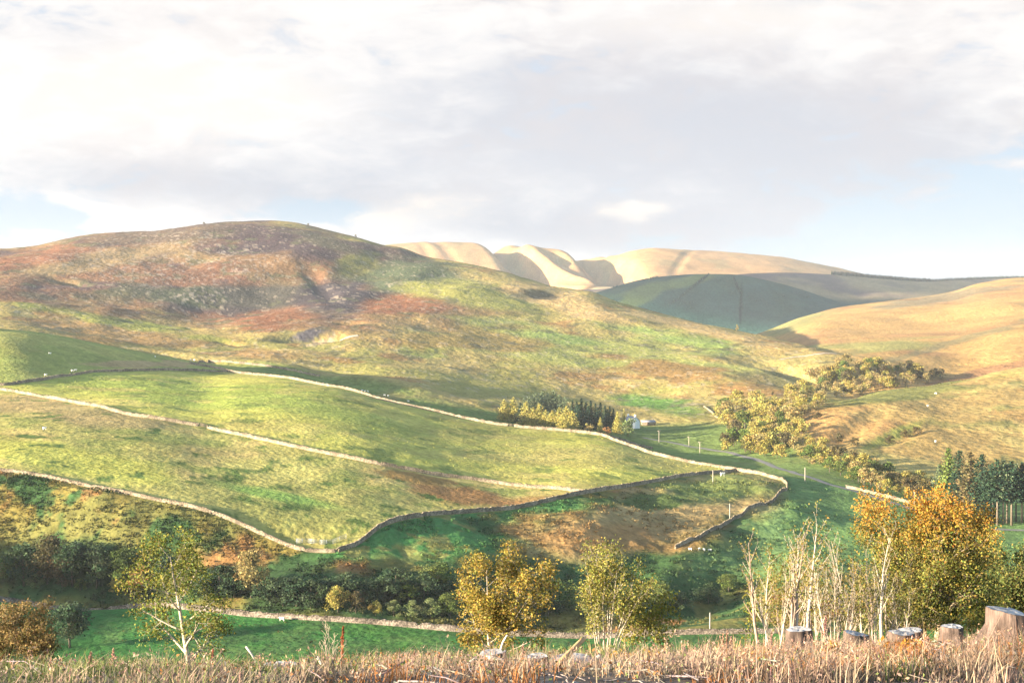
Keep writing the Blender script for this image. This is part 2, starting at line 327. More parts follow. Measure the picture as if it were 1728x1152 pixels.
# wooded hill, back hill, far hills
w = L('hollow', LN['gap']+.3, .1)
lay_on((.038, .080, .066), w); lay_on((.13, .17, .06), w*np.clip(blob(1150, 475, 110, 8, -12, .4, 120)+blob(1080, 500, 60, 14, -35, .5, 120), 0, 1)*.8); lay_on((.05, .09, .06), w*patch(140, 0, .5, 170)*.6)
lay_on((.012, .025, .018), w*np.clip(blob(1250, 515, 2.2, 34, 2, .1, 60)+blob(1243, 480, 2, 16, -22, .1, 60)+blob(1170, 483, 45, 2, -38, .3, 60), 0, 1))
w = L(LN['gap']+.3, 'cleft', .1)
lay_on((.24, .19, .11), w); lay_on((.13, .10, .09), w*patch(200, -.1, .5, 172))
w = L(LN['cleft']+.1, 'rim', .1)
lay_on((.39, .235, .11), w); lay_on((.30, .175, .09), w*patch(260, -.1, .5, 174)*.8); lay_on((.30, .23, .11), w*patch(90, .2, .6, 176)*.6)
rows()
# clumps and wear at the scale of tussocks
mott = 1+.16*fbm(GX, GY, 4, 3, 180)*(TT < LN['lfoot'])+.12*fbm(GX, GY, 18, 3, 183)+.10*fbm(GX, GY, 60, 3, 186)
COL[...] = np.clip(COL*mott[..., None], .008, .8)

# ---------------------------------------------------------------- materials
def mat(name):
    m = bpy.data.materials.new(name); m.use_nodes = True
    nt = m.node_tree; nt.nodes.clear()
    return m, nt, lambda t, **k: _node(nt, t, k)
def _node(nt, t, k):
    n = nt.nodes.new(t)
    for a, v in k.items(): setattr(n, a, v)
    return n
def finish(nt, N, bsdf):
    o = N('ShaderNodeOutputMaterial'); nt.links.new(bsdf.outputs[0], o.inputs['Surface'])
def attr_mat(name, scale, lo, hi, rough=.9, bump=.0, bscale=None, leaf=0.0, detail=6, spec=.15, dist=.1):
    m, nt, N = mat(name); ln = nt.links.new
    at_ = N('ShaderNodeAttribute', attribute_name='Col'); tc = N('ShaderNodeTexCoord')
    nz = N('ShaderNodeTexNoise'); nz.inputs['Scale'].default_value = scale; nz.inputs['Detail'].default_value = detail; nz.inputs['Roughness'].default_value = .65
    ln(tc.outputs['Object'], nz.inputs['Vector'])
    mr = N('ShaderNodeMapRange'); mr.inputs['From Min'].default_value = .3; mr.inputs['From Max'].default_value = .7; mr.inputs['To Min'].default_value = lo; mr.inputs['To Max'].default_value = hi
    ln(nz.outputs['Fac'], mr.inputs['Value'])
    mx = N('ShaderNodeVectorMath', operation='SCALE'); ln(at_.outputs['Color'], mx.inputs[0]); ln(mr.outputs[0], mx.inputs['Scale'])
    b = N('ShaderNodeBsdfPrincipled'); b.inputs['Roughness'].default_value = rough; b.inputs['Specular IOR Level'].default_value = spec
    ln(mx.outputs[0], b.inputs['Base Color'])
    if bump:
        n2 = N('ShaderNodeTexNoise'); n2.inputs['Scale'].default_value = bscale or scale; n2.inputs['Detail'].default_value = 6
        ln(tc.outputs['Object'], n2.inputs['Vector'])
        bp = N('ShaderNodeBump'); bp.inputs['Strength'].default_value = bump; bp.inputs['Distance'].default_value = dist
        ln(n2.outputs['Fac'], bp.inputs['Height']); ln(bp.outputs[0], b.inputs['Normal'])
    out = b
    if leaf:
        tr = N('ShaderNodeBsdfTranslucent'); ln(mx.outputs[0], tr.inputs['Color'])
        ms = N('ShaderNodeMixShader'); ms.inputs[0].default_value = leaf
        ln(b.outputs[0], ms.inputs[1]); ln(tr.outputs[0], ms.inputs[2]); out = ms
    finish(nt, N, out)
    return m
def plain_mat(name, col, col2, scale, rough=.8, bump=.3, dist=.02, vor=False, spec=.25, metal=0, stretch=None, mott=None):
    m, nt, N = mat(name); ln = nt.links.new
    tc = N('ShaderNodeTexCoord'); src = tc.outputs['Object']
    if stretch:
        mp = N('ShaderNodeMapping'); mp.inputs['Scale'].default_value = stretch; ln(src, mp.inputs['Vector']); src = mp.outputs[0]
    if vor: nz = N('ShaderNodeTexVoronoi'); fac = nz.outputs['Color']
    else: nz = N('ShaderNodeTexNoise'); nz.inputs['Detail'].default_value = 8; fac = nz.outputs['Fac']
    nz.inputs['Scale'].default_value = scale; ln(src, nz.inputs['Vector'])
    cr = N('ShaderNodeValToRGB'); cr.color_ramp.elements[0].position = .25; cr.color_ramp.elements[1].position = .75
    cr.color_ramp.elements[0].color = (*col, 1); cr.color_ramp.elements[1].color = (*col2, 1); ln(fac, cr.inputs[0])
    b = N('ShaderNodeBsdfPrincipled'); b.inputs['Roughness'].default_value = rough; b.inputs['Specular IOR Level'].default_value = spec; b.inputs['Metallic'].default_value = metal
    cout = cr.outputs[0]
    if mott:
        n3 = N('ShaderNodeTexNoise'); n3.inputs['Scale'].default_value = mott[0]; n3.inputs['Detail'].default_value = 5; ln(tc.outputs['Object'], n3.inputs['Vector'])
        m3 = N('ShaderNodeMapRange'); m3.inputs['From Min'].default_value = .35; m3.inputs['From Max'].default_value = .65; m3.inputs['To Min'].default_value = mott[1]; m3.inputs['To Max'].default_value = mott[2]; ln(n3.outputs['Fac'], m3.inputs['Value'])
        sc_ = N('ShaderNodeVectorMath', operation='SCALE'); ln(cout, sc_.inputs[0]); ln(m3.outputs[0], sc_.inputs['Scale']); cout = sc_.outputs[0]
    ln(cout, b.inputs['Base Color'])
    bp = N('ShaderNodeBump'); bp.inputs['Strength'].default_value = bump; bp.inputs['Distance'].default_value = dist
    ln(nz.outputs[0 if vor else 'Fac'], bp.inputs['Height']); ln(bp.outputs[0], b.inputs['Normal'])
    finish(nt, N, b)
    return m
M = {}
M['turf'] = attr_mat('turf', .42, .70, 1.32, .95, 1, .5, detail=10, spec=.05, dist=.6)
M['hillturf'] = attr_mat('hillturf', .2, .62, 1.08, .95, 1, .2, detail=11, spec=.05, dist=1.5)
M['litter'] = attr_mat('litter', 3, .4, 1.1, .95, .9, 5, detail=9, spec=.05, dist=.12)
M['leaf'] = attr_mat('leaf', 1.2, .58, 1.0, .7, leaf=.30, spec=.15)
M['needle'] = attr_mat('needle', .8, .7, 1.3, .8, leaf=.12, spec=.1)
M['grass'] = attr_mat('grass', 2.0, .72, 1.15, .8, leaf=.2, spec=.1)
M['bark'] = attr_mat('bark', 9, .42, .95, .9, .5, 30, dist=.02, spec=.1)
M['stone'] = plain_mat('stone', (.15, .122, .088), (.31, .25, .175), 2.6, .92, .9, .12, vor=True, spec=.1, mott=(.22, .55, 1.15))
M['stone_near'] = plain_mat('stone_near', (.10, .082, .066), (.25, .205, .165), 2.6, .92, .9, .12, vor=True, spec=.1, mott=(.3, .5, 1.2))
M['cutwood'] = plain_mat('cutwood', (.28, .27, .27), (.52, .50, .48), 9, .8, .6, .02, mott=(4, .6, 1.1))
M['stumpbark'] = plain_mat('stumpbark', (.06, .042, .034), (.19, .135, .11), 14, .95, 1, .05, stretch=(1, 1, .18), mott=(3, .5, 1.2))
M['deadwood'] = plain_mat('deadwood', (.28, .24, .20), (.56, .50, .43), 14, .8, .5, .01)
M['logwood'] = plain_mat('logwood', (.30, .17, .08), (.52, .33, .16), 12, .8, .5, .01)
M['pole'] = plain_mat('pole', (.26, .22, .18), (.50, .44, .36), 3, .8, .3, .01)
M['zinc'] = plain_mat('zinc', (.24, .26, .28), (.36, .38, .41), 6, .35, .1, .005, metal=.3)
M['whitewash'] = plain_mat('whitewash', (.70, .69, .66), (.84, .83, .80), 1.5, .8, .2, .01)
M['slate'] = plain_mat('slate', (.20, .20, .22), (.33, .32, .33), 2.5, .6, .5, .03, vor=True)
M['glass'] = plain_mat('glass', (.02, .025, .03), (.05, .06, .07), 1, .1, 0, .001, spec=.5)
M['timber'] = plain_mat('timber', (.10, .07, .05), (.2, .15, .11), 8, .7, .3, .01)
M['ceramic'] = plain_mat('ceramic', (.25, .12, .07), (.33, .17, .1), 8, .3, .1, .005)
M['fleece'] = plain_mat('fleece', (.62, .58, .50), (.82, .79, .72), 12, .95, .8, .04)
M['gravel'] = plain_mat('gravel', (.30, .25, .19), (.44, .38, .30), 1.2, .95, .5, .05)
M['tar'] = plain_mat('tar', (.11, .11, .10), (.17, .165, .15), .8, .9, .3, .02)
M['rockface'] = plain_mat('rockface', (.26, .22, .19), (.52, .46, .40), .5, .9, .9, .4)
M['cloud'] = plain_mat('cloud', (.85, .85, .86), (.92, .92, .92), .002, 1, .2, 5, spec=0)

# ---------------------------------------------------------------- mesh building
def tag(o, label=None, cat=None, group=None, kind=None):
    if label: o['label'] = label
    if cat: o['category'] = cat
    if group: o['group'] = group
    if kind: o['kind'] = kind
    return o
def mesh(name, V, Fc, mt, col=None, smooth=True):
    """V (n,3); Fc: (m,4)/(m,3) array, or list of arrays"""
    V = np.asarray(V, np.float32); me = bpy.data.meshes.new(name)
    fl = Fc if isinstance(Fc, list) else [Fc]
    fl = [np.asarray(f, np.int32) for f in fl if len(f)]
    me.vertices.add(len(V)); me.vertices.foreach_set('co', V.ravel())
    tot = np.concatenate([np.full(len(f), f.shape[1], np.int32) for f in fl]); idx = np.concatenate([f.ravel() for f in fl])
    me.loops.add(len(idx)); me.loops.foreach_set('vertex_index', idx)
    me.polygons.add(len(tot)); st = np.concatenate([[0], np.cumsum(tot)[:-1]]).astype(np.int32)
    me.polygons.foreach_set('loop_start', st); me.polygons.foreach_set('loop_total', tot)
    if smooth: me.polygons.foreach_set('use_smooth', np.ones(len(tot), bool))
    me.materials.append(mt)
    if col is not None:
        a = me.color_attributes.new('Col', 'FLOAT_COLOR', 'POINT')
        c = np.ones((len(V), 4), np.float32); c[:, :3] = col; a.data.foreach_set('color', c.ravel())
    me.update(calc_edges=True); me.validate()
    return me
def obj(name, me, parent=None, loc=(0, 0, 0)):
    o = bpy.data.objects.new(name, me); C.objects.link(o); o.location = loc
    if parent is not None: o.parent = parent
    return o
def thing(name, label, cat, loc, rz=0, group=None, scale=1):
    o = bpy.data.objects.new(name, None); C.objects.link(o); o.location = loc; o.rotation_euler = (0, 0, rz)
    o.scale = (scale,)*3 if np.isscalar(scale) else scale; o.empty_display_size = .2
    return tag(o, label, cat, group, 'thing')
def dup(root, loc, rz=0, scale=1, label=None, group=None):
    r = root.copy(); C.objects.link(r); r.location = loc; r.rotation_euler = (0, 0, rz)
    r.scale = (scale,)*3 if np.isscalar(scale) else scale
    if label: r['label'] = label
    if group: r['group'] = group
    for ch in list(root.children):
        c = ch.copy(); C.objects.link(c); c.parent = r
        for g in ch.children:
            d = g.copy(); C.objects.link(d); d.parent = c
    return r
class Geo:
    def __init__(s): s.v = []; s.f = {3: [], 4: []}; s.c = []; s.n = 0
    def add(s, V, fs, col=(1, 1, 1)):
        V = np.asarray(V, float)
        for f in (fs if isinstance(fs, list) else [fs]):
            f = np.asarray(f, int)
            if len(f): s.f[f.shape[1]].append(f+s.n)
        s.v.append(V); c = np.asarray(col, float)
        s.c.append(np.broadcast_to(c, V.shape) if c.ndim == 1 else c); s.n += len(V)
    def mesh(s, name, mt, smooth=True):
        return mesh(name, np.concatenate(s.v), [np.concatenate(f) for f in s.f.values() if f], mt, np.concatenate(s.c), smooth)
    def tube(s, P, rad, sides=6, col=(1, 1, 1), cap=True):
        P = np.asarray(P, float); rad = np.broadcast_to(np.asarray(rad, float), (len(P),)); n = len(P)
        tg = np.gradient(P, axis=0); tg /= np.linalg.norm(tg, axis=1)[:, None]+1e-9
        ref = np.array([0, 0, 1.]) if abs(tg[0, 2]) < .8 else np.array([1., 0, 0])
        u = np.cross(tg, ref); u /= np.linalg.norm(u, axis=1)[:, None]+1e-9; w = np.cross(tg, u)
        a = np.arange(sides)*2*math.pi/sides
        V = P[:, None]+rad[:, None, None]*(np.cos(a)[None, :, None]*u[:, None]+np.sin(a)[None, :, None]*w[:, None])
        i = np.arange(n-1)[:, None]*sides; j = np.arange(sides)[None]; j2 = (j+1) % sides
        q = np.stack([i+j, i+j2, i+sides+j2, i+sides+j], -1).reshape(-1, 4)
        V = V.reshape(-1, 3); fs = [q]
        if cap:
            V = np.concatenate([V, P[:1], P[-1:]]); k = n*sides; jj = np.arange(sides); j2 = (jj+1) % sides
            fs += [np.stack([np.full(sides, k), j2, jj], -1), np.stack([np.full(sides, k+1), (n-1)*sides+jj, (n-1)*sides+j2], -1)]
        s.add(V, fs, col)
    def box(s, c, size, col=(1, 1, 1), rz=0):
        x, y, z = np.array(size)/2
        V = np.array([[sx*x, sy*y, sz*z] for sz in (-1, 1) for sy in (-1, 1) for sx in (-1, 1)])
        ca, sa = math.cos(rz), math.sin(rz); V = np.stack([V[:, 0]*ca-V[:, 1]*sa, V[:, 0]*sa+V[:, 1]*ca, V[:, 2]], -1)+np.array(c)
        s.add(V, np.array([[0, 2, 3, 1], [4, 5, 7, 6], [0, 1, 5, 4], [2, 6, 7, 3], [0, 4, 6, 2], [1, 3, 7, 5]]), col)
    def leaves(s, P, size, cols, rg, up=.0, aspect=.6):
        """one small folded blade per point of P"""
        n = len(P); P = np.asarray(P)
        d = rg.normal(size=(n, 3)); d[:, 2] += up; d /= np.linalg.norm(d, axis=1)[:, None]
        e = rg.normal(size=(n, 3)); e -= (e*d).sum(1)[:, None]*d; e /= np.linalg.norm(e, axis=1)[:, None]
        sz = (size*(.5+rg.random(n)))[:, None] if np.isscalar(size) else np.asarray(size)[:, None]
        nn = np.cross(d, e)
        V = np.stack([P-d*sz*.5, P+e*sz*aspect*.5+nn*sz*.12, P+d*sz*.5, P-e*sz*aspect*.5+nn*sz*.12], 1).reshape(-1, 3)
        b = np.arange(n)*4
        s.add(V, np.stack([b, b+1, b+2, b+3], -1), np.repeat(cols, 4, 0))

def shades(base, n, rg, var=.22, hue=.08):
    b = np.asarray(base, float)
    pick = b[rg.integers(0, len(b), n)] if b.ndim == 2 else np.repeat(b[None], n, 0)
    return np.clip(pick*(1+var*rg.normal(size=(n, 1)))*(1+hue*rg.normal(size=(n, 3))), .01, .8)

# ---------------------------------------------------------------- the ground itself
base_idx = lambda r0, r1: None
def sheet(name, ta, tb, mt):
    j0 = int(np.argmin(np.abs(T-ta))); j1 = int(np.argmin(np.abs(T-tb)))
    n = j1-j0+1
    V = np.stack([GX[j0:j1+1], GY[j0:j1+1], HH[j0:j1+1]], -1)
    j = np.arange(n-1)[:, None]*NC; i = np.arange(NC)[None]; i2 = (i+1) % NC
    q = np.stack([j+i, j+NC+i, j+NC+i2, j+i2], -1).reshape(-1, 4)[:, ::-1]
    col = COL[j0:j1+1].reshape(-1, 3); V = V.reshape(-1, 3); fs = [q]
    if j0 == 0:
        V = np.concatenate([V, [[0, 0, -1.9]]]); col = np.concatenate([col, col[:1]]); k = len(V)-1
        fs.append(np.stack([np.full(NC, k), i2[0], i[0]], -1)[:, ::-1])
    me = mesh(name, V, fs, mt, col)
    nn = NRM[j0:j1+1].reshape(-1, 3)
    if j0 == 0: nn = np.concatenate([nn, [[0, 0, 1]]])
    me.normals_split_custom_set_from_vertices(nn)
    return tag(obj(name, me), kind='structure')
P3 = np.stack([GX, GY, HH], -1)
dj = np.gradient(P3, axis=0); di = np.roll(P3, -1, 1)-np.roll(P3, 1, 1)
NRM = np.cross(di, dj); NRM /= np.linalg.norm(NRM, axis=-1)[..., None]+1e-12
NRM *= np.sign(NRM[..., 2:])
sheet('foreground_ground', 0, LN['drop'], M['litter'])
sheet('valley_floor', LN['drop'], LN['vwall'], M['turf'])
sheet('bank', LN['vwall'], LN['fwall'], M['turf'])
sheet('pasture', LN['fwall'], LN['dip'], M['turf'])
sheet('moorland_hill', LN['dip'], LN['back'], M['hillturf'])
sheet('moorland', LN['back'], LN['hollow'], M['hillturf'])
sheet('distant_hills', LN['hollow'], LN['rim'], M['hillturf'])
#@@PART2
# ================================================================ dry stone walls
def onl(line, x, dt=0.0):
    """plan position on one of the ridge and edge lines at a bearing"""
    t = (LN[line] if isinstance(line, str) else line)+dt; i = int(np.argmin(np.abs(XI-x)+1e3*(np.abs(AZ) > R(22.9))))
    r = np.interp(t, T, RR[:, i]); return r*math.sin(AZ[i]), r*math.cos(AZ[i])
def resample(P, step):
    P = np.asarray(P, float); d = np.concatenate([[0], np.cumsum(np.linalg.norm(np.diff(P, axis=0), axis=1))])
    n = max(2, int(d[-1]/step)+1); s = np.linspace(0, d[-1], n)
    return np.stack([pchip(d, P[:, k], s) if len(P) > 2 else np.interp(s, d, P[:, k]) for k in range(P.shape[1])], -1)
wrg = np.random.default_rng(5)
def stone_wall(label, pts, h=1.4, near=False, group='dry stone field walls'):
    Q = resample(pts, 1.1); n = len(Q)
    tg = np.gradient(Q, axis=0); tg /= np.linalg.norm(tg, axis=1)[:, None]; nr = np.stack([-tg[:, 1], tg[:, 0]], -1)
    Q = Q+nr*(np.interp(np.arange(n), np.arange(0, n+9, 9), wrg.normal(size=len(np.arange(0, n+9, 9)))*.10))[:, None]
    z = np.array([ground(*q) for q in Q]); o = np.array([Q[0, 0], Q[0, 1], z[0]])
    hh = h*.76*(1+.09*wrg.normal(size=n)+np.interp(np.arange(n), np.arange(0, n+14, 14), wrg.normal(size=len(np.arange(0, n+14, 14)))*.10)-.45*(wrg.random(n) < .02))
    prof = [(-.31, -.35), (-.26, .5), (-.18, 1), (.18, 1), (.26, .5), (.31, -.35)]
    V = np.stack([np.concatenate([Q+nr*(a+.03*wrg.normal(size=n))[:, None], (z+np.where(b < 0, b, b*hh))[:, None]], 1) for a, b in prof], 1)-o
    m = len(prof); i = np.arange(n-1)[:, None]*m; j = np.arange(m-1)[None]
    q = np.stack([i+j, i+m+j, i+m+j+1, i+j+1], -1).reshape(-1, 4)
    t = thing('dry_stone_wall', label, 'wall', o, 0, group)
    b = (n-1)*m; mt = M['stone_near' if near else 'stone']
    caps = np.array([[0, 1, 4, 5], [1, 2, 3, 4], [b+5, b+4, b+1, b], [b+4, b+3, b+2, b+1]])
    obj('wall_body', mesh('wall_body', V.reshape(-1, 3), np.concatenate([q, caps]), mt, None, False), t)
    g = Geo()
    QQ = resample(np.concatenate([Q, (z+hh)[:, None]], 1), .34)
    tgz = np.gradient(QQ, axis=0); ang = np.arctan2(tgz[:, 1], tgz[:, 0])
    for p, a in zip(QQ-o, ang):
        s = .11+.12*wrg.random()
        g.box((p[0], p[1], p[2]+s*.4), (.24+.1*wrg.random(), .36+.14*wrg.random(), s*2), rz=a+.2*wrg.normal())
    obj('coping', g.mesh('coping', mt, False), t)
    return t
line = lambda nm, xs, dt=0.0: [onl(nm, x, dt) for x in xs]
sp = lambda P, a, b: [spot(x, y, a, b) for x, y in P]
f_, u_, d_, v_ = LN['fwall'], LN['uwall'], LN['dip'], LN['vwall']
stone_wall('long low sunlit dry stone wall along the top of the bracken bank', line('fwall', [-60, 8, 60, 130, 200, 300, 400, 470, 530, 568]), 1.0)
mwp = [(-60, 648)]+MW[:5]+[(336, 718.5)]
mw1 = sp([(x, y) for x, y in MW if x < 336], f_, u_)
stone_wall('pale sunlit wall crossing the pasture from the frame edge to the small gate', [spot(-60, 647, f_, u_)]+mw1+[spot(336, 719, f_, u_)])
stone_wall('pale sunlit wall between two pastures, running from the small gate down to the shaded wall', sp([(350, 722), (450, 744), (560, 768), (640, 784), (700, 795), (800, 810), (900, 823), (985, 832)], f_, u_+.0))
stone_wall('dark shaded wall at the foot of the upper sheep pasture', line('uwall', [-60, 8, 70, 130, 200, 250, 310, 384]), 1.5)
stone_wall('longest pale sunlit wall, descending from the upper sheep pasture to the conifer copse', sp([(320, 613.5), (350, 619)], u_, LN['lfoot'])+line('uwall', [388, 430, 470, 560, 640, 750, 800, 858]), 1.5)
stone_wall('pale sunlit wall curving down from the copse to the shaded field corner', line('uwall', [868, 940, 1010, 1050, 1100, 1150, 1200, 1243]), 1.45)
stone_wall('short pale wall along the front of the conifer copse', [onl('uwall', 848, .32), onl('uwall', 905, .2), onl('uwall', 944, .03)], 1.3)
stone_wall('dark shaded wall topping the green slope behind the upper pasture', sp([(334, 614), (352, 610), (385, 611), (440, 617), (500, 627), (540, 635)], u_+.3, LN['lfoot']+.3), 1.5)
stone_wall('long dark shaded wall climbing from the white hurdles corner', line('fwall', [571, 600, 640, 680, 720, 780, 850, 920, 985, 1060, 1120, 1180, 1240]), 1.45)
stone_wall('short pale sunlit wall ending at the rounded corner of the rough tan field', line('fwall', [1243, 1275, 1310])+sp([(1320, 810), (1328, 818), (1328, 826)], v_, u_+.3), 1.4)
stone_wall('dark shaded wall dropping down the right side of the rough tan field', sp([(1327, 827), (1310, 840), (1279, 853), (1232, 880), (1185, 905), (1140, 926)], v_, u_), 1.4)
stone_wall('nearest wall, brownish stone, along the far edge of the emerald valley field', line('vwall', [-60, 20, 100, 200, 300, 400, 500, 600, 700, 800, 900, 1000, 1120, 1250, 1400], -.02), 1.35, True)
stone_wall('pale sunlit roadside wall left of the orange topped beech', sp([(1428, 823), (1460, 830), (1500, 840), (1536, 850)], f_+.3, LN['lfoot']), 1.3)
stone_wall('short pale wall below the yellow river wood', sp([(1188, 686), (1200, 695), (1214, 706)], d_, LN['mid']), 1.2)
stone_wall('pale wall beside the farmhouse yard', [onl('uwall', 1022, .12), onl('uwall', 1060, .3), onl('uwall', 1100, .5)], 1.2)

# ================================================================ tracks
def ribbon(name, pts, width, mt, lift=.05, kind='structure'):
    Q = resample(pts, 2.0); tg = np.gradient(Q, axis=0); tg /= np.linalg.norm(tg, axis=1)[:, None]; nr = np.stack([-tg[:, 1], tg[:, 0]], -1)
    n = len(Q); offs = np.linspace(-width/2, width/2, 5)
    V = np.array([[(*(q+k*o), ground(*(q+k*o))+lift+.03*(1-(2*o/width)**2)) for o in offs] for q, k in zip(Q, nr)])
    i = np.arange(n-1)[:, None]*5; j = np.arange(4)[None]
    return tag(obj(name, mesh(name, V.reshape(-1, 3), np.stack([i+j, i+j+1, i+5+j+1, i+5+j], -1).reshape(-1, 4), mt)), kind=kind)
ribbon('road', sp([(1085, 738), (1140, 748), (1190, 757), (1240, 766), (1290, 780), (1340, 798), (1390, 814), (1440, 828), (1500, 846), (1560, 866), (1640, 890), (1728, 905)], u_-.4, LN['lfoot']), 3.4, M['tar'], .12)
ribbon('farm_track', sp([(1316, 607), (1345, 602), (1370, 599), (1412, 597)], LN['mid']-.2, LN['back']), 4, M['gravel'], .2)
ribbon('quarry_track', sp([(556, 578), (580, 572), (604, 566)], LN['lfoot'], LN['crest']), 3.5, M['gravel'], .2)

# ================================================================ trees
def lobes(rg, n, rx, rz, z0, z1, flat=.5):
    """centres and radii of foliage lobes filling an egg-shaped crown"""
    out = []
    for k in range(n):
        z = rg.random()**.85; w = math.sqrt(max(.05, 1-(2*z-.85)**2/1.35)); a = rg.random()*6.283; q = rg.random()**.5
        out.append((rx*w*q*math.cos(a), rx*w*q*math.sin(a), z0+(z1-z0)*z, rz*(.7+.6*rg.random())))
    return np.array(out)
def broadleaf(seed, cols, H=10, spread=3.6, nl=20, per=36, leaf=.75, bark=(.16, .13, .10), low=.12, gaps=.0):
    rg = np.random.default_rng(seed); g = Geo(); w = Geo()
    Lb = lobes(rg, nl, spread*.78, H*.15, H*(low+.1), H*.93)
    tip = Lb[np.argmax(Lb[:, 2])]
    w.tube([(0, 0, -.5), (.1, 0, H*.2), (tip[0]*.3, tip[1]*.3, H*.5), (tip[0]*.6, tip[1]*.6, H*.85)], [.24*H/10, .19*H/10, .12*H/10, .03*H/10], 6, bark)
    for k, (x, y, z, r) in enumerate(Lb):
        n = int(per*(.6+.8*rg.random())); d = rg.normal(size=(n, 3)); d /= np.linalg.norm(d, axis=1)[:, None]
        P = np.array([x, y, z])+d*(r*(.55+.6*rg.random((n, 1))))*np.array([1.15, 1.15, .8]); P[:, 2] = np.maximum(P[:, 2], H*.04)
        g.leaves(P, leaf, shades(cols, 1, rg, .10, .06)*np.clip(1+.18*rg.normal(size=(n, 1)), .5, 1.6), rg, .2, .8)
        if k % 3 == 0: w.tube([(x*.15, y*.15, max(H*.12, z*.45)), (x*.55, y*.55, z*.8), (x, y, z)], [.08*H/10, .055*H/10, .02*H/10], 4, bark)
    return w.mesh('trunk', M['bark']), g.mesh('crown', M['leaf'], False)
def conifer(seed, cols, H=16, rad=2.6, bare=.05, levels=30, leaf=.62, bark=(.16, .12, .09), power=.85, cyl=False):
    rg = np.random.default_rng(seed); g = Geo(); w = Geo()
    w.tube([(0, 0, -.5), (.05, 0, H*.4), (0, .05, H*.98)], [.2*H/16, .13*H/16, .02], 6, bark)
    for k in range(levels):
        f = k/(levels-1); z = H*(bare+(1-bare)*f*.97); rr = rad*(1-f)**power*(.82+.36*rg.random())+.12
        if cyl: rr = rad*min(1, (1-f)*3.2)*(.8+.4*rg.random())+.12
        nb = int(8+15*(1-f))
        for b in range(nb):
            a = rg.random()*6.283; L_ = rr*(.75+.4*rg.random()); m_ = max(4, int(L_/.30)); s = np.linspace(.1, 1, m_)**.75
            P = np.stack([np.cos(a)*L_*s, np.sin(a)*L_*s, z-.30*L_*s+.16*L_*s*s], -1)+rg.normal(size=(m_, 3))*(.08+.14*s[:, None])
            g.leaves(P, leaf*(1.25-.35*s)*(.75+.25*(1-f)), shades(cols, m_, rg, .2, .06), rg, -.15, .7)
    return w.mesh('trunk', M['bark']), g.mesh('crown', M['needle'], False)
PAL = dict(yellow=[(.31, .26, .07), (.27, .25, .07), (.34, .27, .07)], olive=[(.29, .245, .06), (.24, .22, .06), (.32, .255, .07)], tan=[(.30, .23, .09), (.27, .22, .09), (.25, .20, .08)],
           rust=[(.30, .16, .05), (.26, .15, .06)], green=[(.11, .16, .04), (.14, .18, .045)], bright=[(.20, .27, .06), (.17, .24, .05)], dark=[(.05, .088, .042), (.065, .10, .046)],
           spruce=[(.022, .048, .030), (.032, .060, .032)], pine=[(.13, .17, .095), (.15, .185, .10)], larch=[(.26, .23, .065), (.30, .25, .065), (.22, .21, .06)], willow=[(.17, .20, .075), (.14, .17, .07)], brown=[(.13, .10, .045), (.11, .10, .045)])
for k_ in ('yellow', 'olive', 'tan', 'larch', 'rust', 'willow'): PAL[k_] = [tuple(min(.6, 1.32*c) for c in q) for q in PAL[k_]]
PROTO = {}
def proto(kind, pal, v):
    k = (kind, pal, v)
    if k not in PROTO:
        s = hash_(k)
        if kind == 'tree': PROTO[k] = (broadleaf(s, PAL[pal], 10, 3.4+.5*v), 10)
        elif kind == 'bush': PROTO[k] = (broadleaf(s, PAL[pal], 6, 3.6, 18, 34, .62, low=.0), 6)
        elif kind == 'bigtree': PROTO[k] = (broadleaf(s, PAL[pal], 10, 3.6+.4*v, 34, 90, .42), 10)
        elif kind == 'bigbush': PROTO[k] = (broadleaf(s, PAL[pal], 6, 3.9, 26, 80, .34, low=.0), 6)
        elif kind == 'conifer': PROTO[k] = (conifer(s, PAL[pal], 16, 2.7), 16)
        elif kind == 'wide': PROTO[k] = (conifer(s, PAL[pal], 14, 3.6, .02, 24, .7, power=.62), 14)
        elif kind == 'column': PROTO[k] = (conifer(s, PAL[pal], 18, 2.5, .02, 34, .6, power=.5), 18)
        elif kind == 'pole': PROTO[k] = (conifer(s, PAL[pal], 18, 2.0, .40, 22, .62, cyl=True, bark=(.26, .21, .16)), 18)
    return PROTO[k]
def hash_(k): return sum((i+3)*ord(c) for i, c in enumerate(repr(k))) % 99991
trg = np.random.default_rng(11)
NAMES = dict(tree=('broadleaf_tree', 'tree'), bigtree=('broadleaf_tree', 'tree'), bush=('bush', 'bush'), bigbush=('bush', 'bush'), conifer=('conifer_tree', 'conifer'), wide=('conifer_tree', 'conifer'), column=('conifer_tree', 'conifer'), pole=('conifer_tree', 'conifer'))
def plant(kind, pal, X, Y, h, label, group=None, wide=1.0, v=None):
    (tm, cm), H = proto(kind, pal, int(trg.integers(0, 3)) if v is None else v)
    s = h/H; nm, cat = NAMES[kind]
    t = thing(nm, label, cat, (X, Y, ground(X, Y)-.05), trg.random()*6.28, group, (s*wide, s*wide, s))
    obj('trunk', tm, t); obj('crown', cm, t); return t
def plant_px(kind, pal, x, top, base, a, b, label, group=None, wide=1.0, v=None):
    X, Y = spot(x, base, a, b); return plant(kind, pal, X, Y, (base-top)/F*Y*(1.12 if 840 < x < 1060 else 1), label, group, wide, v)
def in_poly(x, y, P):
    c = False; n = len(P)
    for i in range(n):
        (x1, y1), (x2, y2) = P[i], P[i-1]
        if (y1 > y) != (y2 > y) and x < (x2-x1)*(y-y1)/(y2-y1)+x1: c = not c
    return c
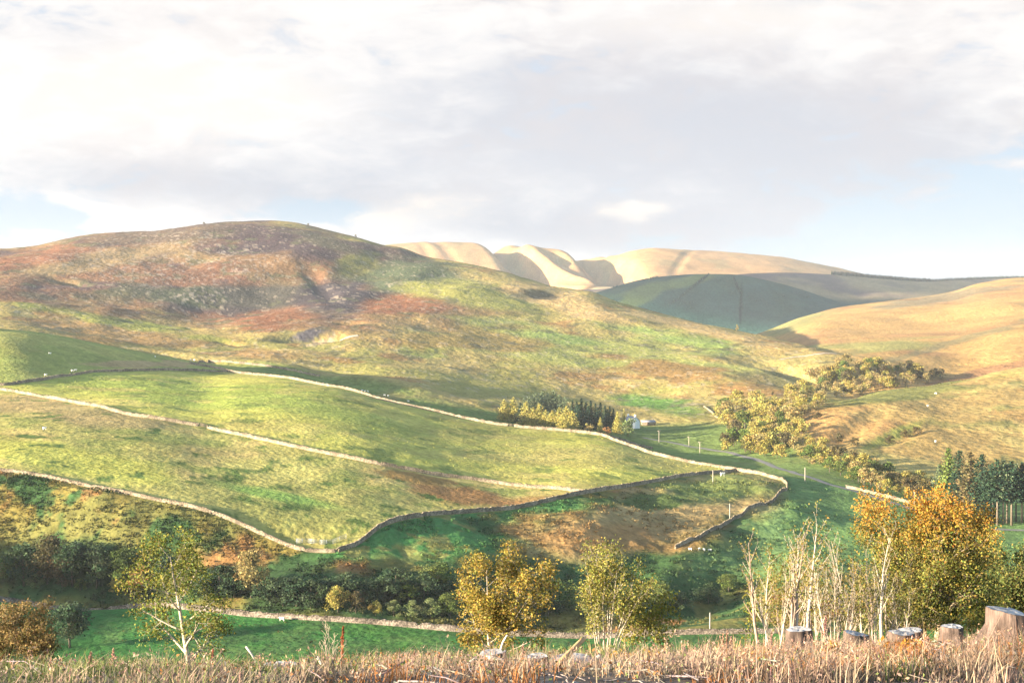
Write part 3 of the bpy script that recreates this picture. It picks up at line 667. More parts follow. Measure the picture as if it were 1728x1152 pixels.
def wood(poly, n, mix, hpx, a, b, label, group, kinds=('tree', 'bush'), gap=5):
    xs = [p[0] for p in poly]; ys = [p[1] for p in poly]; pts = []
    for _ in range(n*40):
        x, y = trg.uniform(min(xs), max(xs)), trg.uniform(min(ys), max(ys))
        if in_poly(x, y, poly) and all(abs(x-q[0])/1.5+abs(y-q[1])*1.6 > gap for q in pts): pts.append((x, y))
        if len(pts) == n: break
    for x, y in pts:
        pal = mix[int(trg.integers(0, len(mix)))]; k = kinds[int(trg.random() < .25)]
        h = hpx*(.7+.55*trg.random())*(.6 if k == 'bush' else 1)
        X, Y = spot(x, y, a, b)
        plant(k, pal, X, Y, h/F*Y, label % dict(yellow='yellow', olive='olive', tan='tan', green='green', rust='rusty', bright='bright green', dark='dark green', brown='brown', willow='grey green')[pal], group+' - '+pal, 1.1+.25*trg.random())
wood([(1208, 702), (1235, 688), (1290, 690), (1335, 692), (1360, 715), (1350, 745), (1400, 768), (1408, 792), (1340, 780), (1300, 772), (1225, 757), (1243, 735), (1215, 715)], 96, ['yellow']*5+['olive']*4+['green']*2+['tan']*2+['brown'], 27, u_+.2, LN['mid'], '%s autumn tree of the river wood below the farm', 'trees of the river wood')
wood([(1400, 780), (1440, 788), (1500, 803), (1545, 815), (1580, 830), (1572, 846), (1500, 832), (1440, 812), (1395, 798)], 62, ['olive']*4+['tan']*3+['yellow']*2+['brown']*2+['green']*2, 26, u_-.2, LN['lfoot'], '%s scrub tree beside the road, left of the tall spruces', 'scrub trees by the road')
wood([(1352, 640), (1385, 628), (1420, 618), (1470, 622), (1510, 628), (1560, 630), (1600, 637), (1560, 650), (1500, 657), (1450, 668), (1400, 672), (1385, 655)], 92, ['olive']*4+['tan']*4+['brown']*3+['green'], 20, LN['lfoot']+.1, LN['back'], '%s leafy tree in the steep gorge below the pale moor', 'trees in the gorge')
wood([(1335, 655), (1395, 670), (1385, 688), (1350, 702), (1318, 694)], 30, ['olive']*4+['tan']*3+['yellow'], 20, u_+.5, LN['back'], '%s tree in the narrow belt linking the gorge and the river wood', 'belt trees')
wood([(1270, 668), (1310, 664), (1335, 680), (1300, 690), (1260, 690)], 14, ['dark', 'brown', 'olive'], 13, u_+.5, LN['mid']+.5, '%s scrub bush on the slope above the yellow river wood', 'scrub above the river wood', ('bush', 'bush'))
for x, top, base, k, p, lb in [(1216, 678, 700, 'tree', 'bright', 'bright green rounded tree at the upper end of the river wood'), (1253, 724, 752, 'tree', 'bright', 'lime green tree at the near edge of the yellow river wood'), (1228, 737, 760, 'bush', 'yellow', 'small yellow bush standing apart, left of the lime green tree'), (1232, 683, 700, 'tree', 'dark', 'dark shaded tree beside the bright green rounded tree'), (1352, 705, 735, 'tree', 'yellow', 'yellow tree casting a long shadow on the tan spur')]:
    plant_px(k, p, x, top, base, u_+.1, LN['mid'], lb)
# the copse and the farm
fl = 'conifers of the farm copse'
cop = [('wide', 'larch', 851, 677, 708, 'small golden conifer at the left tip of the farm copse'), ('wide', 'larch', 866, 674, 709, 'golden green conifer, second from the left tip of the copse'), ('conifer', 'spruce', 878, 682, 712, 'dark spruce wedged behind the left tip of the copse')]
for k, p, x, t0, b0, lb in cop: plant_px(k, p, x, t0, b0, u_+.1, LN['lfoot'], lb, None, 1.6)
for x, t0, b0 in [(888, 681, 716), (900, 690, 719), (910, 684, 720), (921, 694, 722), (932, 695, 724), (944, 691, 725), (956, 689, 726), (966, 696, 727), (950, 700, 727), (905, 697, 720), (928, 700, 723)]:
    plant_px('wide', 'larch', x, t0, b0, u_+.05, LN['lfoot'], 'golden larch in the front row of the farm copse', fl+' - larches', 1.7)
for x, t0, b0 in [(893, 672, 712), (903, 668, 712), (914, 666, 712), (924, 667, 712), (934, 664, 712), (944, 670, 713), (953, 674, 714), (884, 676, 712)]:
    plant_px('wide', 'pine', x, t0, b0, u_+.2, LN['lfoot'], 'grey green pine rising behind the golden larches', fl+' - pines', 1.25)
for x, t0, b0 in [(966, 679, 718), (973, 681, 720), (981, 676, 718), (989, 682, 720), (997, 680, 719), (1005, 684, 720), (1013, 682, 720), (1021, 687, 721), (1029, 688, 721), (1035, 692, 722), (977, 686, 723), (993, 688, 724), (1009, 690, 724), (1025, 693, 724)]:
    plant_px('conifer', 'spruce', x, t0, b0, u_+.15, LN['lfoot'], 'dark spruce in the close row right of the golden larches', fl+' - spruces', 1.6)
for k, p, x, t0, b0, lb in [('bush', 'tan', 994, 714, 730, 'rounded tan bush in front of the dark spruces'), ('bush', 'rust', 1024, 721, 734, 'rusty low bush on the wall beside the farmhouse copse'), ('wide', 'larch', 1013, 706, 729, 'small golden larch between the two low bushes'), ('wide', 'larch', 1042, 697, 731, 'narrow golden larch left of the farmhouse'), ('tree', 'willow', 1060, 702, 736, 'pale grey green tree right in front of the farmhouse'), ('conifer', 'larch', 1053, 692, 722, 'larch behind the farmhouse roof')]:
    plant_px(k, p, x, t0, b0, u_+.05, LN['lfoot'], lb)

def farmhouse():
    X, Y = spot(1066, 722, u_+.1, LN['lfoot']); t = thing('farmhouse', 'white gabled farmhouse half hidden behind the pale tree', 'house', (X, Y, ground(X, Y)), R(-62))
    lx, ly, hw, hr = 9.5, 6.2, 4.6, 7.4
    V = [(sx*lx/2, sy*ly/2, z) for sx in (-1, 1) for sy in (-1, 1) for z in (-1.2, hw)]+[(-lx/2, 0, hr), (lx/2, 0, hr)]
    g = Geo(); g.add(V, [np.array([[0, 4, 5, 1], [2, 3, 7, 6], [0, 1, 3, 2], [4, 6, 7, 5]]), np.array([[1, 8, 3], [5, 7, 9]])])
    obj('wall', g.mesh('wall', M['whitewash'], False), t)
    g = Geo()
    for s in (-1, 1):
        a = np.array([[-lx/2-.25, s*(ly/2+.3), hw-.15], [lx/2+.25, s*(ly/2+.3), hw-.15], [lx/2+.25, 0, hr+.12], [-lx/2-.25, 0, hr+.12]])
        g.add(np.concatenate([a, a+[0, 0, .16]]), np.array([[0, 1, 2, 3], [4, 7, 6, 5], [0, 4, 5, 1], [1, 5, 6, 2], [3, 2, 6, 7], [0, 3, 7, 4]]))
    rf = obj('roof', g.mesh('roof', M['slate'], False), t)
    for s in (-1, 1):
        g = Geo(); g.box((s*(lx/2-.6), 0, hr+.5), (.8, 1.1, 1.5)); g.box((s*(lx/2-.6), 0, hr+1.3), (.95, 1.25, .14)); obj('chimney', g.mesh('chimney', M['whitewash'], False), rf)
    for s in (-1, 1):
        for x in (-3, 0, 3):
            for z in (1.2, 3.5):
                if x == 0 and z < 2: continue
                g = Geo(); g.box((x, s*(ly/2+.03), z), (1.0, .1, 1.25)); wn = obj('window', g.mesh('window', M['timber'], False), t)
                g = Geo(); g.box((x, s*(ly/2+.09), z), (.8, .03, 1.05)); obj('pane', g.mesh('pane', M['glass'], False), wn)
        g = Geo(); g.box((0, s*(ly/2+.04), .95), (1.0, .1, 2.1)); obj('door', g.mesh('door', M['timber'], False), t)
    return t
farmhouse()
X, Y = spot(1094, 717, u_+.3, LN['lfoot']); t = thing('farm_shed', 'low stone shed with grey roof right of the farmhouse', 'shed', (X, Y, ground(X, Y)), R(10))
g = Geo(); g.box((0, 0, .9), (9, 4, 2.6)); obj('wall', g.mesh('wall', M['stone'], False), t)
g = Geo(); a = np.array([[-4.8, -2.3, 2.1], [4.8, -2.3, 2.1], [4.8, 2.3, 3.0], [-4.8, 2.3, 3.0]]); g.add(np.concatenate([a, a+[0, 0, .15]]), np.array([[0, 3, 2, 1], [4, 5, 6, 7], [0, 1, 5, 4], [1, 2, 6, 5], [2, 3, 7, 6], [3, 0, 4, 7]])); obj('roof', g.mesh('roof', M['slate'], False), t)
g = Geo(); g.box((-1, -2.03, 1.0), (2.2, .1, 1.9)); obj('door', g.mesh('door', M['timber'], False), t)

# tall spruces by the road at the right
for k, p, x, t0, b0, w_, lb in [('conifer', 'pine', 1585, 783, 846, 1.9, 'pale green conifer at the left of the tall spruces'), ('conifer', 'green', 1601, 754, 852, 1.7, 'tall green conifer with pointed top, left of the dark spruces'), ('column', 'spruce', 1619, 758, 860, 1.6, 'dark narrow spruce behind the olive columnar one'), ('column', 'brown', 1638, 761, 874, 1.9, 'broad olive columnar spruce, sunlit, between dark ones'), ('column', 'spruce', 1657, 764, 880, 1.7, 'darkest tall spruce right of the olive columnar one'), ('conifer', 'spruce', 1610, 796, 862, 1.6, 'short dark spruce at the foot of the tall ones')]:
    plant_px(k, p, x, t0, b0, f_, LN['dip'], lb, None, w_)
for x in range(1676, 1760, 8):
    plant_px('pole', 'spruce' if x % 3 else 'pine', x+trg.uniform(-2, 2), 778+trg.uniform(-6, 8), 884+trg.uniform(-5, 3), f_, LN['dip'], 'bare stemmed plantation conifer at the right edge of the photo', 'plantation conifers with bare stems', 1.5)

# trees and bushes on and below the bank
bl = LN['foot']+.3
for k, p, x, t0, b0, w_, lb in [
 ('bigtree', 'dark', 40, 930, 1000, 1.2, 'dark leafy tree at the left end of the bank trees'), ('bigtree', 'brown', 80, 914, 996, 1.0, 'brown leaved tree, tallest of the bank trees'), ('bigtree', 'dark', 122, 926, 1000, 1.1, 'dark green tree right of the tallest brown one'),
 ('bigtree', 'dark', 163, 932, 1003, 1.1, 'dark green round tree in the middle of the bank trees'), ('bigtree', 'green', 203, 938, 1004, .8, 'slim mid green tree among the dark bank trees'), ('bigbush', 'rust', 238, 965, 1010, 1.0, 'rusty bush just left of the front olive tree'),
 ('bigbush', 'brown', 105, 952, 1002, .9, 'brown bush under the dark bank trees'), ('bigtree', 'dark', 280, 950, 1012, 1.0, 'dark tree behind the front olive tree'), ('bigtree', 'tan', 424, 938, 1020, .95, 'pale straw coloured willow above the valley wall'),
 ('bigbush', 'dark', 370, 965, 1022, 1.2, 'dark bush left of the straw coloured willow'), ('bigbush', 'dark', 478, 985, 1034, 1.3, 'dark bush just right of the straw coloured willow'), ('bigbush', 'dark', 525, 988, 1038, 1.2, 'dark bush left of the olive bush pair'),
 ('bigbush', 'olive', 570, 1000, 1045, .95, 'olive bush, bigger of the pair by the valley wall'), ('bigbush', 'brown', 600, 1010, 1046, .8, 'brownish bush, smaller of the pair by the valley wall'), ('bigbush', 'olive', 634, 1025, 1050, .9, 'small olive bush close to the valley wall'),
 ('bigbush', 'willow', 665, 1024, 1052, 1.1, 'pale willow bush, left of the willow hedge'), ('bigbush', 'willow', 695, 1024, 1053, 1.1, 'pale willow bush, second in the willow hedge'), ('bigbush', 'willow', 727, 1020, 1054, 1.1, 'pale willow bush, third in the willow hedge'), ('bigbush', 'green', 760, 1012, 1055, 1.1, 'tallest green bush at the right of the willow hedge'),
 ('bigbush', 'dark', 650, 985, 1030, 1.3, 'dark bush on the bank above the willow hedge'), ('bigbush', 'dark', 715, 980, 1022, 1.4, 'dark bush high on the bank above the willow hedge'), ('bigbush', 'dark', 925, 1005, 1050, 1.1, 'dark bush between the golden birch and the many stemmed willow'),
 ('bigbush', 'willow', 60, 978, 1003, 1.1, 'low grey green bush on the far side of the valley wall'), ('bigbush', 'green', 135, 988, 1008, 1.0, 'low green bush behind the valley wall'), ('bigbush', 'olive', 190, 990, 1010, .9, 'low olive bush behind the valley wall')]:
    X, Y = spot(x, min(b0, KROW), v_+.02, f_) if False else spot(x, b0-12, v_+.03, f_)
    plant(k, p, X, Y, (b0-t0)/F*Y, lb, None, w_)
X, Y = spot(118, 1092, LN['foot'], v_); plant('bigtree', 'dark', X, Y, 10.2, 'round dark green tree alone in the emerald valley field', None, 1.35)

for x, b0, h_ in [(318, 1020, 48), (345, 1024, 40), (395, 1020, 46), (455, 1030, 44), (500, 1034, 50), (548, 1030, 42), (590, 1022, 44), (622, 1030, 40), (668, 1012, 44), (690, 1028, 30), (738, 1000, 40), (775, 1030, 46), (890, 1030, 44), (945, 1036, 46), (865, 1044, 30), (30, 985, 46), (145, 968, 40), (225, 980, 44), (1110, 1030, 40), (1150, 1040, 30), (1195, 1030, 34), (1230, 1010, 30)]:
    X, Y = spot(x, b0-12, v_+.03, f_); plant('bigbush', 'dark' if x % 3 else 'green', X, Y, h_/F*Y, 'dark green bush in the thicket on the shaded bank above the valley wall', 'bushes of the shaded bank', 1.35)
# small far trees on the skyline and the moor
for x, y, lb in [(345, 380, 'tiny lone tree on the left hill skyline'), (521, 384, 'tiny lone tree just right of the hill summit'), (600, 402, 'tiny tree on the falling skyline of the hill')]:
    X, Y = onl('crest', x, -.01); plant('bush', 'brown', X, Y, 4, lb, None, .8)
hx_, hy_ = onl('crest', 1245, -.02); plant('bush', 'tan', hx_, hy_, 6, 'small pale tree on the skyline before the dark wooded hill', None, .6)
for i, (x, y) in enumerate([(1380, 708), (1440, 752), (1500, 748), (1528, 738), (1548, 733), (1415, 745)]):
    X, Y = spot(x, y, d_, LN['mid']); plant('bush', 'brown', X, Y, 4.5, 'low brown bush scattered on the tan spur', 'bushes on the spur', 1.2)

# ================================================================ sheep, poles, gates
def sheep_mesh():
    pts = [(-.45, 0, .62), (-.15, 0, .66), (.2, 0, .66), (.45, 0, .68), (.62, 0, .82), (.80, 0, .80)]; rad = [.22, .30, .30, .25, .14, .085]
    ed = [(i, i+1) for i in range(5)]
    for b, s in ((0, -1), (0, 1), (3, -1), (3, 1)):
        x = pts[b][0]; k = len(pts); pts += [(x, s*.13, .38), (x+.02, s*.14, .0)]; rad += [.075, .04]; ed += [(b, k), (k, k+1)]
    for s in (-1, 1): k = len(pts); pts.append((.62, s*.16, .88)); rad.append(.035); ed.append((4, k))
    me = bpy.data.meshes.new('sheep'); me.from_pydata(pts, ed, []); me.materials.append(M['fleece'])
    return me, rad
sm, srad = sheep_mesh()
def sheep(X, Y, rz, label, group=None, s=1.0):
    o = obj('sheep', sm, None, (X, Y, ground(X, Y)-.01)); o.rotation_euler = (0, 0, rz); o.scale = (s,)*3
    m1 = o.modifiers.new('Skin', 'SKIN'); m2 = o.modifiers.new('Subdivision', 'SUBSURF'); m2.levels = m2.render_levels = 1; m1.use_smooth_shade = True
    return tag(o, label, 'sheep', group)
s0 = sheep(*spot(476, 1047, LN['foot'], v_), 2.9, 'white sheep grazing alone in the emerald valley field, nearest to the wall', None, 1.1)
for l_, r_ in zip(sm.skin_vertices[0].data, srad): l_.radius = (r_, r_)
sm.skin_vertices[0].data[1].use_root = True
sheep(*spot(938, 1067, LN['foot'], v_), .4, 'white sheep between the golden birch and the many stemmed willow', None, 1.2)
for P, a, b, lb, gr in [
 ([(84, 598), (262, 603), (322, 606), (328, 606), (127, 626), (122, 627), (77, 634)], u_+.05, LN['lfoot'], 'tiny white sheep in the upper pasture at the left', 'sheep in the upper pasture'),
 ([(491, 639), (499, 640.5), (534, 646), (545, 648), (551, 649), (611, 660), (616, 661), (621, 661.5), (649, 668), (655, 669), (689, 678)], u_+.02, LN['lfoot'], 'tiny white sheep behind the longest pale wall', 'sheep along the longest wall'),
 ([(1566, 686), (1579, 746), (1579, 665)], d_, LN['crest'], 'tiny white sheep out on the tan spur', 'sheep on the spur'),
 ([(1165, 928), (1180, 928), (1188, 929), (1198, 930)], v_, u_, 'white sheep by the foot of the shaded wall', 'sheep at the foot of the wall')]:
    for x, y in P:
        X, Y = spot(x, y, a, b); sheep(X, Y, trg.random()*6.28, lb, gr, 1.2 if y < 800 else .85)
sheep(*spot(75, 725, f_, u_), 1, 'single white sheep in the middle pasture near the frame edge', None, 1.2)
sheep(*spot(1219, 803, v_+.3, u_), .3, 'single white sheep under the shaded wall by a pole', None, 1.6)

def pole_(x, base, top, a, b, label, arms=True, hm=None):
    X, Y = spot(x, base, a, b); h = hm or (base-top)/F*Y
    t = thing('power_pole', label, 'power pole', (X, Y, ground(X, Y)), R(trg.uniform(-25, 25)), 'wooden power poles')
    g = Geo(); g.tube([(0, 0, -.8), (0, 0, h*.5), (0, 0, h)], [.17, .15, .12], 8); obj('post', g.mesh('post', M['pole']), t)
    if arms:
        g = Geo(); g.box((0, -.16, h-.35), (1.9, .12, .14)); ar = obj('crossarm', g.mesh('crossarm', M['pole'], False), t)
        for q in (-.8, 0, .8):
            g = Geo(); g.tube([(q, -.16, h-.30), (q, -.16, h-.12), (q, -.16, h-.02)], [.03, .07, .05], 6); obj('insulator', g.mesh('insulator', M['ceramic']), ar)
for args in [(1112, 746, 726, u_+.1, LN['lfoot'], 'wooden power pole with crossarm nearest the farmhouse'), (1162.5, 752, 736, u_+.1, LN['lfoot'], 'wooden power pole with crossarm, middle one of three beyond the wall'), (1181, 767, 745, u_+.05, LN['lfoot'], 'wooden power pole with crossarm standing in the rough above the curving wall'),
 (1358.5, 812, 788, u_-.5, LN['lfoot'], 'plain wooden pole beside the road past the field corner', False), (1203, 816, 793, v_+.3, u_, 'plain pole in the rough field just below the shaded wall', False), (1231.5, 878, 849, v_+.3, u_, 'plain pole rising above the dark wall of the rough field', False), (1543, 852, 826, f_, LN['lfoot'], 'plain pole touching the left of the orange beech top', False), (1198, 1066, 1033, LN['foot'], v_+.1, 'thin plain pole low in the valley beside the nearest wall', False)]:
    pole_(*args)

def field_gate(P0, P1, h, label, n=5, group=None, mt='zinc', th=.035):
    o = np.array([*P0, ground(*P0)]); e = np.array([*P1, ground(*P1)])-o
    t = thing('field_gate', label, 'gate', o, 0, group); g = Geo()
    for k in range(n):
        z = .25+(h-.25)*(k/(n-1))**.85; g.tube([(0, 0, z), (e[0], e[1], z+e[2])], th, 6)
    obj('rails', g.mesh('rails', M[mt]), t)
    for f in (0, .5, 1):
        g = Geo(); g.tube([(e[0]*f, e[1]*f, e[2]*f+(-.4 if f != .5 else .25)), (e[0]*f, e[1]*f, e[2]*f+h+(.12 if f != .5 else 0))], th*1.5, 6); obj('post' if f != .5 else 'brace', g.mesh('post', M[mt]), t)
field_gate(spot(337.5, 719.2, f_, u_), spot(348.5, 721.4, f_, u_), 1.3, 'small timber field gate in the gap of the pale wall', 5, None, 'timber', .05)
field_gate(onl('uwall', 859.5), onl('uwall', 866.5), 1.3, 'timber field gate in the wall beside the conifer copse', 5, None, 'timber', .05)
HP = [onl('fwall', 500, .006), onl('fwall', 520, .011), onl('fwall', 541, .013), onl('fwall', 562, .016), onl('fwall', 584, .020)]
for k, lb in enumerate(['silver metal hurdle at the left end of the row in the field corner', 'silver metal hurdle, second from the left in the field corner', 'silver metal hurdle, third from the left in the field corner', 'silver metal hurdle touching the dark wall in the field corner']):
    field_gate(HP[k], HP[k+1], 1.35, lb, 5, 'metal hurdles in the field corner', 'zinc', .04)
#@@PART3
# ================================================================ near trees on the brow
def rot_about(d, axis, a):
    return d*math.cos(a)+np.cross(axis, d)*math.sin(a)+axis*np.dot(axis, d)*(1-math.cos(a))
def limb(g, A, rg, p, d, length, r, lvl, maxlvl, nch, up, col, wig=.10, spread=(.5, 1.0), t0=.3, ratio=(.4, .65), tipr=.3):
    """a branch that bends and forks; ends of twigs are collected in A"""
    n = 7 if lvl == 0 else (5 if lvl < maxlvl else 4)
    P = [np.array(p, float)]; dd = np.array(d, float)/np.linalg.norm(d); D = [dd]
    for i in range(n-1):
        dd = dd+rg.normal(size=3)*wig+np.array([0, 0, up]); dd /= np.linalg.norm(dd)
        P.append(P[-1]+dd*length/(n-1)); D.append(dd)
    P = np.array(P); s = np.linspace(0, 1, n)
    rr = np.maximum(r*(1-(1-tipr)*s), .0035)
    g.tube(P, rr, 7 if lvl == 0 else (5 if lvl == 1 else 3), col, lvl == 0)
    if lvl >= maxlvl or length < .12:
        for q in np.linspace(.35, 1, 4): A.append(np.array([np.interp(q, s, P[:, k]) for k in range(3)]))
        return
    if lvl > 0: A.append(P[-1])
    m = nch[lvl]; m = m if isinstance(m, int) else int(rg.integers(m[0], m[1]+1)); a0 = rg.random()*6.28
    for k in range(m):
        q = t0+(1-t0)*(k+.3+.5*rg.random())/m; q = min(q, .98)
        pos = np.array([np.interp(q, s, P[:, j]) for j in range(3)]); di = D[min(int(q*(n-1)), n-1)]
        ax = np.cross(di, [0, 0, 1.]) if abs(di[2]) < .95 else np.array([1., 0, 0]); ax /= np.linalg.norm(ax)
        ax = rot_about(ax, di, a0+k*2.4+rg.normal()*.4)
        nd = rot_about(di, ax, rg.uniform(*spread))
        L2 = length*rg.uniform(*ratio)*(1.15-.55*q)
        limb(g, A, rg, pos, nd, L2, np.interp(q, s, rr)*rg.uniform(.45, .65), lvl+1, maxlvl, nch, up, col, wig*1.25, spread, .25, ratio, .3)

def near_tree(name, label, cat, x, row_top, d, stems, leafcol, leaf, nleaf, jit, bark, seed, nch=(14, 6, 4), up=.05, spread=(.55, 1.05), r0=.085, maxlvl=3, ratio=(.38, .6), t0=.25, group=None, tiptint=None, sink=.25, wig=.10, sparse=1.0, drop=0):
    rg = np.random.default_rng(seed); X = (x-CX)/F*d; z = ground(X, d); H = -(row_top-EYE)/F*d-z
    t = thing(name, label, cat, (X, d, z-sink), 0, group); g = Geo(); A = []
    for (dx, ty, f, rf, off) in stems:                 # lean sideways, lean in depth, share of height, share of girth, foot offset
        L_ = H*f*.92
        limb(g, A, rg, (off, rg.normal()*abs(off)*.5, 0), (dx, ty, 1), L_, r0*rf*H/5, 0, maxlvl, nch, up, bark, wig*.6, spread, t0, ratio, .12)
    obj('trunk', g.mesh('trunk', M['bark']), t)
    A = np.array(A)
    if nleaf:
        A = A[rg.random(len(A)) < sparse]
        P = np.repeat(A, nleaf, 0); P = P+rg.normal(size=P.shape)*jit; P = P[P[:, 2] > .25+drop]
        c = shades(leafcol, len(P), rg, .22, .08)
        if tiptint is not None:
            k = sstep(.56, .94, P[:, 2]/P[:, 2].max()+.10*rg.normal(size=len(P)))[:, None]*.9; c = c*(1-k)+shades(tiptint, len(P), rg, .2, .08)*k
        g2 = Geo(); g2.leaves(P, leaf, c, rg, .0, .75); obj('crown', g2.mesh('crown', M['leaf'], False), t)
    return t
BIRCH, GREYB, OLB = (.58, .49, .38), (.36, .30, .23), (.46, .37, .25)
near_tree('alder_tree', 'front olive leaved tree with pale forked trunk, leftmost of the big brow trees', 'tree', 322, 906, 60, [(.02, 0, 1, 1, 0)], [(.22, .23, .042), (.17, .195, .04), (.29, .25, .05), (.11, .145, .035)], .092, 8, .16, BIRCH, 3, (15, 6, 4), .03, (.75, 1.25), .11, ratio=(.36, .52), t0=.12, sparse=.75)
near_tree('birch_tree', 'golden leaved birch with forked white trunk in the middle of the brow', 'tree', 832, 914, 54, [(.03, 0, .62, 1, 0), (.22, .05, .96, .6, .02), (-.12, .0, .9, .55, 0)], [(.35, .265, .05), (.29, .235, .048), (.39, .255, .05), (.20, .19, .045)], .078, 6, .13, BIRCH, 8, (12, 6, 4), .05, (.6, 1.15), .10, ratio=(.36, .52), t0=.15, sparse=.85)
near_tree('willow_tree', 'willow with a fan of many pale stems right of the golden birch', 'tree', 1022, 908, 49, [(dx, ty, f, .55+.2*((k*7) % 3)/2, off) for k, (dx, ty, f, off) in enumerate([(-.20, .05, .72, -.14), (-.14, -.04, .85, -.12), (-.09, .08, .8, -.10), (-.05, -.06, .9, -.05), (.0, .05, 1.0, 0), (.04, -.05, .97, .02), (.08, .06, .98, .05), (.13, -.03, .9, .08), (.17, .05, .88, .10), (.24, -.06, .8, .12), (.30, .05, .74, .14), (-.30, .03, .55, -.16), (.06, .12, .93, .03), (.38, .1, .62, .15)])], [(.26, .25, .055), (.20, .21, .05), (.31, .26, .06)], .066, 3, .12, BIRCH, 12, ((6, 8), 4, 3), .04, (.35, .7), .055, ratio=(.2, .34), t0=.45, sparse=.8, drop=.9)
near_tree('willow_tree', 'leafy low willow shrub at the right foot of the many stemmed one', 'tree', 1085, 985, 50, [(.1, 0, 1, .8, 0), (-.15, .1, .8, .6, -.05), (.3, 0, .8, .6, .05)], [(.30, .27, .05), (.24, .24, .05)], .08, 2, .12, GREYB, 14, (9, 5, 3), .03, (.5, 1.0), .05, ratio=(.3, .5), t0=.2)
near_tree('beech_tree', 'big spreading beech with orange topped crown at the right of the brow', 'tree', 1577, 822, 64, [(-.01, 0, .92, 1, 0), (.32, .05, .80, .5, .05), (-.34, .03, .78, .5, -.05), (.16, -.1, .92, .5, .03), (-.17, .1, .92, .5, 0), (.42, .1, .62, .42, .05), (-.42, -.1, .58, .4, -.05)], [(.19, .205, .045), (.23, .225, .05), (.30, .235, .05), (.13, .165, .04)], .088, 8, .18, OLB, 21, (16, 6, 4), .03, (.55, 1.0), .12, ratio=(.34, .52), t0=.2, tiptint=[(.56, .21, .04), (.52, .27, .04), (.42, .24, .04)], sparse=.8)
near_tree('broadleaf_tree', 'shaded olive green tree at the right edge behind the beech', 'tree', 1716, 930, 76, [(.0, 0, 1, 1, 0), (.3, 0, .85, .6, 0), (-.3, 0, .75, .6, 0)], [(.13, .15, .04), (.09, .12, .035), (.20, .17, .045)], .11, 7, .22, GREYB, 24, (13, 6, 4), .03, (.6, 1.1), .08, ratio=(.36, .55), t0=.1)
near_tree('willow_bush', 'brown twiggy half bare willow bush at the bottom left corner', 'bush', 30, 1008, 46, [(dx, 0.05*((k % 3)-1), f, .55, dx*.3) for k, (dx, f) in enumerate([(-.45, .75), (-.3, .9), (-.15, .95), (0, 1), (.12, .95), (.28, .9), (.42, .8), (.55, .7), (-.6, .6)])], [(.27, .19, .07), (.22, .16, .06)], .06, 2, .09, (.42, .31, .20), 30, (8, 6, 4), .02, (.4, .8), .04, ratio=(.3, .5), t0=.25)
SL = [(.22, .20, .05), (.17, .17, .04), (.28, .20, .05)]
sap = 'bare pale stemmed saplings on the brow'
for k, (xb, xt, rt, d, n, f0, lb) in enumerate([
 (1283, 1267, 876, 45, 1, 1, 'tall bare sapling leaning left, leftmost of the pale stems'), (1302, 1276, 925, 45, 1, .9, 'bare sapling leaning left, just right of the leftmost one'), (1290, 1318, 905, 47, 1, .8, 'thin sapling leaning right across the two leftmost stems'),
 (1328, 1366, 862, 44, 2, 1, 'tall twin stemmed bare birch leaning right beside the tall stump'), (1343, 1345, 872, 44, 1, 1, 'straight pale birch pole behind the tall stump'), (1359, 1384, 848, 46, 1, 1.1, 'tallest bare birch, rising from the right of the tall stump'), (1372, 1360, 930, 48, 1, .7, 'thin bare sapling crossing behind the tallest birch'),
 (1397, 1378, 915, 45, 2, .8, 'pinkish bare sapling leaning left right of the tallest birch'), (1408, 1400, 950, 49, 1, .6, 'short thin sapling beside the pinkish leaning one'), (1428, 1436, 930, 48, 4, .7, 'bushy many stemmed bare willow between two sapling groups'), (1455, 1447, 940, 50, 2, .6, 'thin pair of bare stems left of the straight birch'),
 (1489, 1487, 872, 45, 1, 1.15, 'straight bare birch with fine side twigs left of the beech'), (1474, 1466, 950, 46, 2, .7, 'low twin stems at the foot of the straight birch'), (1516, 1512, 965, 46, 2, .7, 'short twin bare stems between straight birch and beech'), (1529, 1538, 975, 45, 1, .8, 'short bare sapling with hooked tip left of the beech trunk'), (1318, 1332, 960, 50, 2, .6, 'leafy thin sapling between the two leaning groups')]):
    dd = (xt-xb)/F*d/max(.5, (1065-rt)/F*d)
    st = [(dd+.10*((j % 3)-1)*(j > 0)+.03*j, .04*j, 1-.12*j, 1-.15*j, .04*j) for j in range(n)]
    near_tree('sapling', lb, 'sapling', xb, rt, d, st, SL, .065, 1 if k not in (10, 15, 2, 6) else 3, .09, BIRCH if k % 3 else (.44, .33, .25), 40+k, ((10, 14), (3, 5), 2), .06, (.35, .7), .075*f0, 3 if k in (9, 3, 5, 11) else 2, (.16, .32), .3, None, sparse=.75, wig=.09, drop=1.0)
srg = np.random.default_rng(66)
for k in range(15):
    xb = [1296, 1312, 1334, 1350, 1366, 1380, 1388, 1404, 1415, 1422, 1436, 1444, 1464, 1480, 1498, 1506, 1520, 1335, 1372, 1310][k]; rt = srg.uniform(880, 960); d = srg.uniform(44, 52)
    dd = srg.normal()*.09
    near_tree('thin_sapling', 'thin bare grey stem in the loose thicket between the many stemmed willow and the beech', 'sapling', xb, rt, d, [(dd, srg.normal()*.05, 1, .8, 0), (dd+srg.normal()*.12, .05, .8, .6, .05)], SL, .06, 1, .08, BIRCH if k % 2 else (.42, .34, .26), 140+k, ((8, 11), (2, 4), 2), .06, (.3, .6), .055, 2, (.15, .28), .3, 'thin bare stems of the brow thicket', sparse=.35, wig=.08, drop=1.2)
